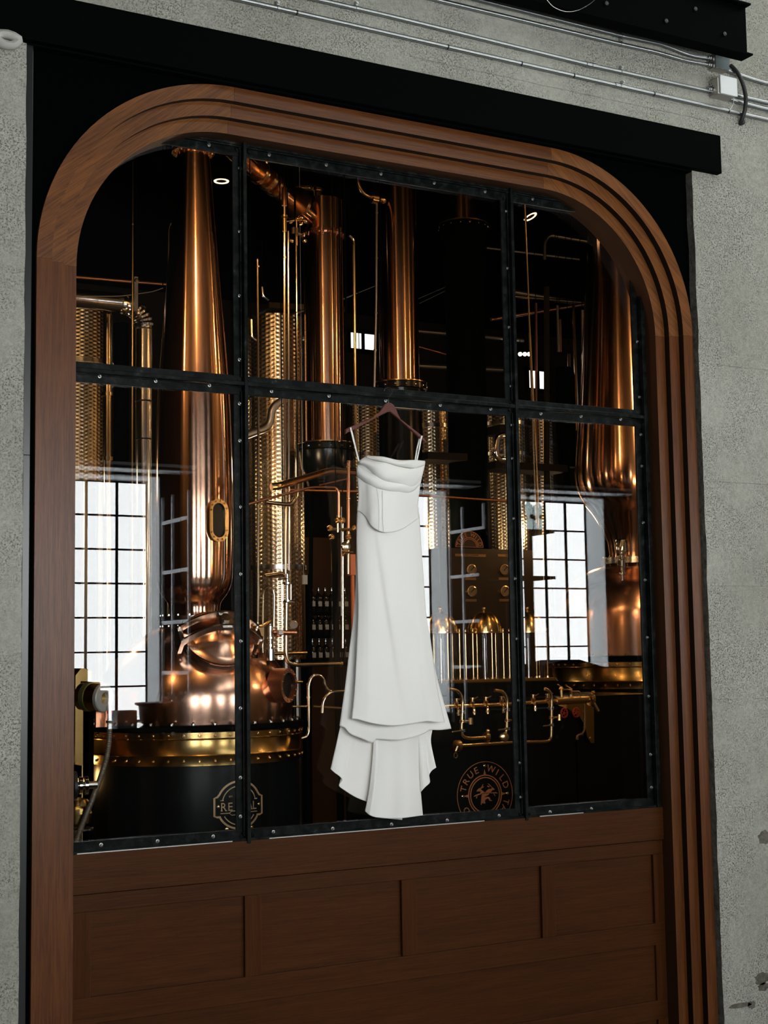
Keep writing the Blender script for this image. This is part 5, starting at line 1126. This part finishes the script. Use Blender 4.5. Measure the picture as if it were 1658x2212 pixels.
def plaque(u0, u1, v0, v1, s0=None):
    p0, p1 = at(u0, v0, YP), at(u1, v1, YP); mb = MB(); mb.box(p0.x, p1.x, YP - .006, YP, p1.z, p0.z); q = part(mb, 'plaque', 'plaque', t, smooth=None)
    if s0:
        mb = MB(); vs, fs = text_mb(s0, 1.); w_ = max(x for x, y in vs) - min(x for x, y in vs); k_ = min((p1.x - p0.x) * .8 / w_, (p0.z - p1.z) * .95)
        slab(mb, [(x * k_, y * k_) for x, y in vs], fs, flatmap(Vector(((p0.x + p1.x) / 2, YP - .006, (p0.z + p1.z) / 2))), .0015); part(mb, 'lettering', 'label_dark', q, smooth=None)
plaque(982, 1048, 1196, 1203, 'CONT. COLUMN'); plaque(1074, 1112, 1197, 1203, '200'); plaque(1004, 1027, 1247.5, 1253); plaque(1076, 1099, 1247.5, 1253); plaque(1005, 1028, 1294, 1299.5); plaque(1077, 1100, 1294, 1299.5)
for u, v in ((1016, 1231), (1087.5, 1231), (1017, 1277.5), (1088.5, 1277.5)):
    p = at(u, v, YP); r = 12.2 * us; mb = MB(); mb.lathe([(r, 0), (r, .018), (r * .82, .020), (r * .80, .012)], p, 36, (0, -1, 0), caps=False); g = part(mb, 'gauge_bezel', 'brass_pipe', t)
    mb = MB(); mb.lathe([(r * .82, .010), (r * .82, .0115)], p, 30, (0, -1, 0)); part(mb, 'gauge_dial', 'dial', g)
    mb = MB()
    for i in range(10): q = 2 * PI * i / 10; mb.lathe([(.0035, .018), (.0035, .023)], p + Vector((r * .9 * math.cos(q), 0, r * .9 * math.sin(q))), 6, (0, -1, 0))
    part(mb, 'bezel_screw', 'gold_pipe', g)
    mb = MB(); mb.obox(p + Vector((r * .2, -.013, r * .2)), (r * .38, 0, r * .38), (0, .001, 0), (.0025, 0, -.0025)); part(mb, 'needle', 'label_dark', g)
# ---- shelves of bottles against the brown partition
YB = 6.4
p0, p1 = at(655, 1300, YB), at(768, 1300, YB)
t = thing('bottle_shelf', 'dark shelf unit with three rows of bottles left of the dress', 'shelf', (p0.x, YB, -.25))
zz_ = [at(700, v, YB).z for v in (1322, 1372, 1432)]
for z in zz_: mb = MB(); mb.box(p0.x, p1.x, YB - .15, YB + .2, z - .03, z); part(mb, 'shelf_board', 'black', t, smooth=None)
mb = MB(); mb.box(p0.x - .03, p0.x, YB - .15, YB + .2, -.25, zz_[0] + .35); mb.box(p1.x, p1.x + .03, YB - .15, YB + .2, -.25, zz_[0] + .35); part(mb, 'side', 'black', t, smooth=None)
M['dark_glass'] = plain('dark_bottle_glass', (.012, .010, .008), .08, 0., spec=.8)
src = thing('wine_bottle', 'x', 'bottle', (0, 0, 0), 'dark bottles on the shelf left of the dress')
mb = MB(); mb.lathe([(.034, 0), (.037, .005), (.037, .13), (.03, .155), (.014, .175), (.013, .215), (.015, .216), (.015, .225)], (0, 0, 0), 16); part(mb, 'glass_body', 'dark_glass', src)
mb = MB(); mb.lathe([(.0142, .20), (.0142, .228), (.012, .23)], (0, 0, 0), 12); part(mb, 'capsule', 'chrome', src)
mb = MB(); mb.obox((0, -.0375, .075), (.018, 0, 0), (0, .001, 0), (0, 0, .024)); part(mb, 'label', 'foam', src)
ordn = ['first', 'second', 'third', 'fourth', 'fifth', 'sixth', 'seventh']
used = False
for ri, z in enumerate(zz_):
    for i in range(7):
        x = p0.x + .07 + (p1.x - p0.x - .14) * i / 6
        lab = 'dark bottle, %s from left on the %s board left of the dress' % (ordn[i], ['top', 'middle', 'bottom'][ri])
        if not used: o = src; used = True
        else:
            o = src.copy(); COL.objects.link(o)
            for ch in src.children: c = ch.copy(); COL.objects.link(c); c.parent = o
        o.location = (x, YB - .04, z); o['label'] = lab
mb = MB(); p = at(584 + 60, 1245, 4.4); q0, q1 = at(654, 1242, 3.9), at(664, 1262, 3.9); mb.box(q0.x, q1.x, 3.9, 3.92, q1.z, q0.z); mb.tube([(q0.x + .01, 3.91, q0.z), (q0.x + .01, 3.91, 6.2)], .0015, 5); tag(mb.build('paper_tag', 'foam', smooth=None), 'cream tag hanging beside the dimpled tank', 'tag')
q0, q1 = at(757, 1197, 3.0), at(768, 1242, 3.0); mb = MB(); mb.box(q0.x, q1.x, 3.0, 3.05, q1.z, q0.z); mb.box(q1.x - .02, q1.x, 3.02, 3.04, -.25, q1.z); tag(mb.build('orange_sign', 'orange_cloth', smooth=None), 'orange sign edge peeping out left of the dress', 'sign')
# valves near the waist of the dress
t = thing('butterfly_valve', 'brass valve group with round sight glass left of the dress waist', 'valve', at(752, 1190, 2.2))
mb = MB(); p = at(747, 1180, 2.2); mb.lathe([(.012, -.02), (.028, -.016), (.034, 0), (.028, .016), (.012, .02)], p, 18, (-.3, -1, 0)); part(mb, 'sight_glass', 'gold_pipe', t)
mb = MB(); mb.tube([at(712, 1143, 2.2), at(770, 1144, 2.2)], .009, 8); mb.tube([at(729, 1120, 2.2), at(729, 1150, 2.2)], .010, 8); mb.tube([at(740, 1120, 2.25), at(740, 1400, 2.25)], .008, 8); mb.tube([at(752, 1160, 2.2), at(752, 1240, 2.2)], .011, 10); mb.tube([at(740, 1192, 2.15), at(762, 1193, 2.15)], .006, 8); part(mb, 'pipework', 'gold_pipe', t)
mb = MB()
for u, v in ((712, 1141), (716, 1160), (729, 1124), (740, 1124), (752, 1160), (766, 1140), (745, 1193)):
    mb.lathe([(.008, -.012), (.018, -.010), (.018, .010), (.008, .012)], at(u, v, 2.18), 12, (.4, -1, .4))
part(mb, 'clamp', 'brass_pipe', t)
# ================================================================ machinery at the far left
YL = 1.5
t = thing('drive_motor', 'motor with pale grey ring and small hose nipple at the lower left', 'motor', at(225, 1560, YL))
p = at(226, 1508, YL); ax = Vector((.55, -.83, -.06)).normalized(); r = .074
mb = MB(); mb.lathe([(r * .8, -.16), (r, -.15), (r, -.02)], p, 32, ax); part(mb, 'housing', 'brass', t)
mb = MB(); mb.lathe([(r * 1.02, -.12), (r * 1.06, -.118), (r * 1.06, -.09), (r * 1.02, -.088)], p, 32, ax); part(mb, 'band', plain('olive_band', (.10, .11, .03), .35, .5), t)
mb = MB(); mb.lathe([(r * 1.0, -.025), (r * 1.03, -.02), (r * 1.03, -.004), (r * .97, .002), (r * .45, .004), (r * .42, -.03)], p, 36, ax, caps=False); part(mb, 'grey_ring', 'grey_ring', t)
mb = MB(); mb.lathe([(r * .44, -.032), (r * .44, -.03)], p, 20, ax); part(mb, 'bore', 'rubber', t)
mb = MB(); mb.lathe([(.022, at(237, 1562, YL).z), (.022, at(237, 1556, YL).z)], at(237, 1550, YL) * 1 - Vector((0, 0, at(237, 1550, YL).z)), 12); mb.tube([at(237, 1552, YL), at(236, 1524, YL)], .013, 12); part(mb, 'hose_nipple', 'chrome', t)
mb = MB(); q = at(237, 1538, YL - .005); mb.lathe([(.0155, -.008), (.0155, .008)], q, 12); part(mb, 'red_ring', 'red', t)
mb = MB(); mb.box(at(205, 1500, YL + .08).x, at(236, 1500, YL + .08).x, YL + .06, YL + .09, at(220, 1572, YL).z, at(220, 1525, YL).z); part(mb, 'mount_plate', 'copper_pipe', t, smooth=None)
mb = MB(); mb.tube([at(237, 1553, YL - .01), at(236, 1600, YL - .02), at(229, 1645, YL - .03), at(208, 1705, YL - .12), at(190, 1750, YL - .20), at(168, 1805, YL - .26), at(150, 1860, YL - .3), at(120, 2000, YL - .3)], .0135, 12, smooth_bend=.2)
# ridged hose: small rings along it
hs = thing('braided_hose', 'grey ridged hose hanging from the motor down to the sill', 'hose', at(150, 1860, YL - .1))
part(mb, 'tube', 'hose', hs)
P = round_path([Vector(q) for q in (at(237, 1553, YL - .01), at(236, 1600, YL - .02), at(229, 1645, YL - .03), at(208, 1705, YL - .12), at(190, 1750, YL - .20), at(168, 1805, YL - .26), at(150, 1860, YL - .3))], .2)
mb = MB(); L = [0.]
for i in range(len(P) - 1): L.append(L[-1] + (P[i + 1] - P[i]).length)
s = 0.
while s < L[-1]:
    i = max(j for j in range(len(L) - 1) if L[j] <= s); d = (P[i + 1] - P[i]); q = P[i] + d * ((s - L[i]) / max(1e-6, L[i + 1] - L[i])); mb.lathe([(.0135, -.003), (.0152, 0), (.0135, .003)], q, 10, d, caps=False); s += .0095
rg = part(mb, 'ridges', 'hose', hs); rg['kind'] = 'stuff'
pipe('pipe', 'level polished pipe entering the motor from the left', 'pipe', [(90, 1504, YL + .1), (200, 1507, YL + .1)], 4.6, 'gold_pipe', n=16)
mb = MB(); q0, q1 = at(163, 1452, 2.4), at(197, 1500, 2.4); mb.prism([(q0.x, q1.z), (q1.x, q1.z), (q1.x, q0.z - .0), (q0.x + .04, q0.z + .03), (q0.x, q0.z - .02)], 2.4, 2.7); mb.box(q0.x, q1.x, 2.4, 2.7, -.25, q1.z - .02)
tag(mb.build('brass_cabinet', 'brass', smooth=None), 'shiny brass box corner above the level pipe at the lower left', 'cabinet')
mb = MB(); q0, q1 = at(198, 1472, 1.75), at(222, 1500, 1.75); mb.box(q0.x, q1.x, 1.75, 1.95, q1.z - .06, q0.z); cr = tag(mb.build('wooden_crate', 'plaque', smooth=None), 'small copper-coloured crate behind the motor', 'crate'); mb = MB(); mb.box(q0.x, q0.x + .03, 1.80, 1.9, -.25, q1.z - .06); part(mb, 'stand', 'black', cr, smooth=None)
t = thing('flange_valve', 'black and chrome flanged valve at the bottom left corner of the glass', 'valve', at(172, 1740, 1.3))
p = at(174, 1697, 1.3)
for o_, r_, mt_ in ((-.09, .070, 'rubber'), (-.055, .05, 'chrome'), (-.03, .075, 'rubber'), (.0, .045, 'chrome'), (.03, .05, 'chrome')):
    mb = MB(); mb.lathe([(r_ * .9, -.010), (r_, -.007), (r_, .007), (r_ * .9, .010)], p + Vector((o_, 0, 0)), 24, (1, -.2, 0)); part(mb, 'flange', mt_, t)
mb = MB(); mb.tube([p + Vector((-.3, 0, 0)), p + Vector((.085, 0, 0))], .020, 14); part(mb, 'shaft', 'steel', t)
t = thing('brass_pump', 'rounded brass pump body low in the bottom left corner', 'pump', at(165, 1790, 1.35))
mb = MB(); p = at(164, 1752, 1.4); mb.lathe([(.03, -.08), (.075, -.06), (.085, -.01), (.07, .02), (.085, .03), (.06, .06), (.02, .07)], p, 32); part(mb, 'body', 'brass', t)
mb = MB(); mb.lathe([(.04, 0), (.09, .004), (.09, .012), (.04, .016)], p + Vector((0, 0, -.10)), 28); mb.tube([p + Vector((0, 0, -.1)), (p.x, p.y, -.25)], .03, 12); part(mb, 'base', 'steel', t)
mb = MB(); q0, q1 = at(158, 1655, 2.0), at(196, 1690, 2.0); mb.box(q0.x, q1.x, 2.0, 2.3, q1.z, q0.z); mb.box(q0.x, q1.x, 2.0, 2.3, at(170, 1740, 2.0).z, at(170, 1715, 2.0).z); mb.box(q0.x, q0.x + .05, 2.0, 2.3, -.25, q0.z)
tag(mb.build('brass_housing', 'brass', smooth=None), 'brass casing behind the flanged valve at the lower left', 'housing')
# ================================================================ reflected table in the front room
dt = 5.0
c = mir(330, 1566, dt); t = thing('dining_table', 'dark glossy table mirrored under the left window, planter on it', 'table', (c.x, c.y, -.25))
zt_ = c.z
mb = MB(); mb.box(c.x - .9, c.x + .9, c.y - .45, c.y + .45, zt_ - .04, zt_); part(mb, 'table_top', plain('glossy_table_top', (.02, .02, .02), .06, 0., spec=.7), t, smooth=None, bevel=.004)
for sx in (-.8, .8):
    for sy in (-.38, .38): mb = MB(); mb.box(c.x + sx - .03, c.x + sx + .03, c.y + sy - .03, c.y + sy + .03, -.25, zt_ - .04); part(mb, 'leg', 'black', t, smooth=None)
t = thing('planter', 'brown oval planter with white flowers mirrored below the left window', 'planter', (c.x + .12, c.y, zt_))
mb = MB(); mb.lathe([(.17, 0), (.20, .02), (.21, .15), (.24, .16), (.24, .175), (.20, .176)], (c.x + .12, c.y, zt_), 40); part(mb, 'pot', plain('planter_brown', (.10, .045, .025), .5), t)
mb = MB(); rr_ = random.Random(9)
for i in range(40): mb.sphere((c.x + .3 + rr_.uniform(-.15, .22), c.y + rr_.uniform(-.12, .12), zt_ + .18 + rr_.uniform(-.03, .07)), rr_.uniform(.012, .022), 6, 4)
part(mb, 'blossoms', 'white', t)['kind'] = 'stuff'
mb = MB(); mb.box(c.x - .30, c.x - .14, c.y - .07, c.y + .07, zt_ + .0, zt_ + .12); tag(mb.build('white_box', 'white', smooth=None), 'small white box mirrored beside the brown planter', 'box')
# dark stepped boxes added to block the window reflection at the lower left
b0_ = mir(170, 1600, 3.9); t = thing('stepped_occluder', 'dark stepped booth boxes mirrored at the lower left of the glass', 'occluder', (b0_.x, -3.9, -.25))
for u0, u1, v in ((60, 195, 1446), (195, 222, 1474), (222, 240, 1492)):
    p0, p1 = mir(u0, v, 3.9), mir(u1, v, 3.9); mb = MB(); mb.box(p0.x, p1.x, -4.2, -3.9, -.25, p0.z); part(mb, 'backrest', 'black', t, smooth=None, bevel=.01)
# dark piano-like case mirrored below the right-hand window
q0, q1 = mir(1187, 1426, 5.2), mir(1345, 1440, 5.2)
t = thing('upright_piano', 'dark low case with open lid mirrored under the right window', 'piano', (q0.x, -5.2, -.25))
mb = MB(); mb.box(q0.x, q1.x, -5.7, -5.2, -.25, q1.z); part(mb, 'case', 'black', t, smooth=None, bevel=.01)
mb = MB(); mb.prism([(q0.x, q1.z), (q1.x - .15, q1.z), (q1.x - .45, q1.z + .075), (q0.x + .25, q1.z + .075), (q0.x, q1.z + .03)], -5.65, -5.25); part(mb, 'lid', 'black', t, smooth=None)
# ================================================================ hanger
YH = -.075
t = thing('clothes_hanger', 'mahogany wooden hanger with wire hook over the transom, holding the dress', 'hanger', at(838, 905, YH))
poly = [(744, 938), (745.5, 928), (753, 923), (780, 912.5), (806, 901), (816, 893), (823, 883.5), (829, 875), (836, 870.5), (843, 870.5), (849, 875), (854, 883), (859, 896), (864, 906), (885, 922), (909, 941), (919.5, 954.5), (918, 957), (911, 951), (893, 935), (866, 911), (852, 898), (841, 889.5), (838, 889.5), (812, 902), (790, 914), (763, 928.5), (751, 934)]
pts = [at(u, v, YH) for u, v in poly]; P2 = [(p.x, p.z) for p in pts]; tri = tessellate_polygon([[Vector((x, z, 0)) for x, z in P2]])
mb = MB(); slab(mb, P2, [tuple(q) for q in tri], lambda x, y, h_: (x, YH + .007 - h_, y), .014); part(mb, 'hanger_body', 'hanger', t, smooth=None, bevel=.003)
mb = MB(); mb.tube([at(839, 873, YH), at(838.5, 862, YH), at(842, 855, YH + .01), at(847, 848, YH + .02), at(846, 840, YH + .035), at(839, 836, YH + .05), at(831, 839, YH + .06), at(829, 845, YH + .065)], .0016, 8, smooth_bend=.01); part(mb, 'hook', 'steel', t)
# ================================================================ dress
dr = thing('wedding_dress', 'long ivory satin wedding dress with cowl neckline and train, hanging before the window', 'dress', at(840, 1770, -.09))
def crs(P, n):   # resample a pixel polyline smoothly to n+1 points
    P = [Vector((a, b_)) for a, b_ in P]; L = [0.]
    for i in range(len(P) - 1): L.append(L[-1] + max(1e-6, (P[i + 1] - P[i]).length))
    out = []
    for k_ in range(n + 1):
        s = L[-1] * k_ / n; i = 0
        while i < len(P) - 2 and s > L[i + 1]: i += 1
        q = (s - L[i]) / (L[i + 1] - L[i]); p0, p1, p2, p3 = P[max(i - 1, 0)], P[i], P[i + 1], P[min(i + 2, len(P) - 1)]
        m1 = (p2 - p0) * .5; m2 = (p3 - p1) * .5; lim = (p2 - p1).length
        if m1.length > lim: m1 = m1.normalized() * lim
        if m2.length > lim: m2 = m2.normalized() * lim
        h00 = 2 * q ** 3 - 3 * q * q + 1; h10 = q ** 3 - 2 * q * q + q; h01 = -2 * q ** 3 + 3 * q * q; h11 = q ** 3 - q * q
        out.append(p1 * h00 + m1 * h10 + p2 * h01 + m2 * h11)
    return out
def patch(nme, L, R_, T, B_, depth, nu=48, nv=80, root=dr, mat='satin', th=.003):
    l_, r_, t_, b_ = crs(L, nv), crs(R_, nv), crs(T, nu), crs(B_, nu)
    vs = []
    for j in range(nv + 1):
        q = j / nv
        for i in range(nu + 1):
            s = i / nu
            p = l_[j] * (1 - s) + r_[j] * s + t_[i] * (1 - q) + b_[i] * q - (l_[0] * (1 - s) * (1 - q) + r_[0] * s * (1 - q) + l_[nv] * (1 - s) * q + r_[nv] * s * q)
            vs.append(at(p.x, p.y, depth(s, q)))
    w_ = nu + 1; fs = [(j * w_ + i, (j + 1) * w_ + i, (j + 1) * w_ + i + 1, j * w_ + i + 1) for j in range(nv) for i in range(nu)]
    mb = MB(); mb.add(vs, fs); o = part(mb, nme, mat, root, smooth=180, recalc=False)
    sd = o.modifiers.new('thickness', 'SOLIDIFY'); sd.thickness = th; sd.offset = 0; return o
G = lambda x, c0, w_: math.exp(-((x - c0) / w_) ** 2)
sp = lambda s: math.sin(PI * min(1, max(0, s)))
# train, three lobes hanging lowest
patch('train_left', [(752, 1500), (735, 1567), (725, 1612), (713.6, 1661)], [(812, 1500), (810, 1600), (804, 1690), (795, 1733)], [(752, 1500), (812, 1500)],
      [(713.6, 1661), (722, 1669), (733, 1677), (739, 1686), (732, 1697), (745, 1708), (768, 1722), (795, 1733)],
      lambda s, q: -.040 - .016 * q * math.sin(s * 6.0 + .4) - .018 * sp(s) * q + .008 * G(s, .42, .08) * q)
patch('train_right', [(890, 1500), (902, 1600), (906, 1680), (908, 1711)], [(938, 1500), (936, 1560), (930, 1598), (935, 1630), (941.5, 1658)], [(890, 1500), (938, 1500)],
      [(908, 1711), (918, 1700), (927.5, 1690), (926, 1676), (932, 1665), (941.5, 1658)],
      lambda s, q: -.040 - .014 * q * math.sin(s * 7.0 + .4) - .015 * sp(s) * q)
patch('train_back_tail', [(812, 1700), (806, 1760)], [(872, 1700), (868, 1771)], [(812, 1700), (872, 1700)], [(806, 1764), (835, 1768), (868, 1771)], lambda s, q: -.038, 12, 12)
patch('train_centre', [(808, 1500), (806, 1600), (803, 1650), (797, 1705), (788, 1752)], [(906, 1500), (904, 1590), (904, 1650), (908, 1710), (912.5, 1761)], [(808, 1500), (906, 1500)],
      [(788, 1752), (797, 1760), (810, 1765), (840, 1768), (870, 1767), (912.5, 1761)],
      lambda s, q: -.050 - .016 * q * math.sin(s * 9.5 + .9) - .030 * sp(s) * q - .010 * G(s, .12, .05) * q)
# lining layer
patch('skirt_lining', [(770, 1110), (768, 1236), (764, 1320), (754, 1404), (746, 1474), (733, 1568)], [(905, 1110), (911, 1236), (921, 1337), (932, 1404), (945, 1470), (974, 1574)], [(770, 1110), (905, 1110)],
      [(733, 1568), (744, 1572), (755.7, 1585), (780, 1595), (804.7, 1604.5), (812, 1597), (859, 1599), (895, 1592), (918, 1583.5), (927, 1577), (950, 1577), (974, 1574)],
      lambda s, q: -.062 - .030 * sp(s) - .012 * q * math.sin(s * 11 + .6) * (q ** .7) - .006 * q)
# front of the skirt
def dfront(s, q):
    c0 = .30 + .30 * q
    return -.112 - .052 * sp(s) * (1 - .1 * q) - .010 * math.tanh((s - c0) / .03) * q * (1 - q) * 2.2 - .010 * q * math.sin(s * 7.5 + .8) - .012 * q * G(s, .88, .07)
patch('skirt_front', [(772, 1095), (770, 1160), (771.5, 1236), (773, 1314), (771, 1376), (765, 1488), (758.5, 1553)], [(903, 1095), (909, 1180), (913, 1236), (920, 1330), (929, 1382), (944, 1488), (960, 1560)], [(772, 1095), (903, 1095)],
      [(758.5, 1553), (772, 1554), (786.5, 1558), (815, 1564.5), (848, 1567.5), (885, 1564), (921, 1558), (940, 1560), (960, 1560)], dfront, 56, 110)
# bodice
seam = [(771, 1103), (780, 1107), (791, 1118), (801, 1135), (814, 1145), (829, 1150), (850, 1149), (870, 1142), (887, 1131), (904, 1119)]
dbod = lambda s, q: -.118 - .068 * sp(s) - .012 * sp(q) + .004 * math.sin(s * 30 + q * 9) * q * (1 - q)
patch('bodice', [(775, 998), (770, 1014), (774, 1066), (771, 1103)], [(917, 998), (916, 1008), (907, 1048), (901, 1100), (904, 1119)], [(775, 998), (792, 987), (827, 989), (859, 996), (895, 996), (917, 998)], seam, dbod, 48, 48)
la = [(773, 1000), (785, 1004), (798, 1014), (817.6, 1032), (841, 1042), (862, 1049), (883, 1053), (896, 1050), (907, 1041)]
lc = [(770.6, 1028), (778, 1034), (787, 1041), (808.6, 1052), (841, 1060.5), (862, 1063), (881, 1064.5), (893, 1060), (903, 1051)]
l0 = [(790, 988), (808.6, 994), (835.7, 999.5), (863, 1007), (886, 1010.5), (902, 1010), (916.5, 1005)]
top = [(774, 997), (783, 990), (792, 985), (827, 987), (859, 994), (895, 994), (917, 996)]
puff = lambda a, amp: (lambda s, q: a - .070 * sp(s) - amp * math.sin(PI * min(1, q * .92 + .06)) ** .7 + .0025 * math.sin(s * 14 + q * 5))
patch('lower_drape', [(772, 1004), (770, 1016), (770.6, 1028)], [(910, 1028), (908, 1040), (903, 1051)], [(772, 1004), (800, 1022), (841, 1034), (883, 1044), (910, 1028)], lc, puff(-.124, .020), 44, 16)
patch('cowl_drape', [(782, 991), (777, 996), (773, 1000)], [(917, 1002), (912, 1022), (907, 1041)], [(782, 991), (808, 996), (835, 1000), (863, 1008), (890, 1012), (917, 1002)], la, puff(-.132, .026), 44, 22)
patch('neckline_roll', [(792, 985), (791, 986.5), (790, 988)], [(917, 996), (917.5, 1000), (916.5, 1005)], [(792, 985), (827, 987), (859, 994), (895, 994), (917, 996)], l0, puff(-.142, .016), 44, 12)
patch('neckline_back', [(774, 996), (774, 1004)], [(918, 997), (915, 1006)], [(774, 996.5), (783, 990), (792, 986), (827, 988.5), (859, 995), (895, 995), (918, 997)], [(774, 1006), (827, 1000), (859, 1006), (915, 1008)], lambda s, q: -.05 - .0 * s, 24, 6)
def seamline(pts, r=.0009):
    P = [at(u, v, y) for u, v, y in pts]; mb = MB(); mb.tube(P, r, 6, smooth_bend=.02); part(mb, 'seam', 'seam', dr)
seamline([(813, 1054, -.198), (817, 1075, -.200), (818.5, 1110, -.198), (818, 1147, -.190)]); seamline([(825, 1060, -.200), (826, 1085, -.201), (826, 1120, -.200), (828, 1149, -.190)])
def strap(pts, w_=.0035):
    P = [at(*p) for p in pts]; mb = MB()
    for i in range(len(P) - 1):
        d = P[i + 1] - P[i]; mb.obox((P[i] + P[i + 1]) / 2, d * .51, Vector((0, 1, 0)) * .0012, d.normalized().cross(Vector((0, 1, 0))) * w_)
    part(mb, 'strap', 'satin', dr, smooth=60)
strap([(757, 923.5, YH - .012), (757.5, 928, YH - .012), (764, 955, -.10), (770, 978, -.13), (775, 997, -.145)]); strap([(757, 924, YH + .011), (760, 935, YH + .011), (768, 970, -.06), (774, 997, -.055)])
strap([(911, 941.5, YH - .012), (909, 947, YH - .012), (905, 970, -.11), (900, 994, -.145)]); strap([(909, 942, YH + .011), (905, 950, YH + .011), (900, 970, -.07), (896, 996, -.055)])
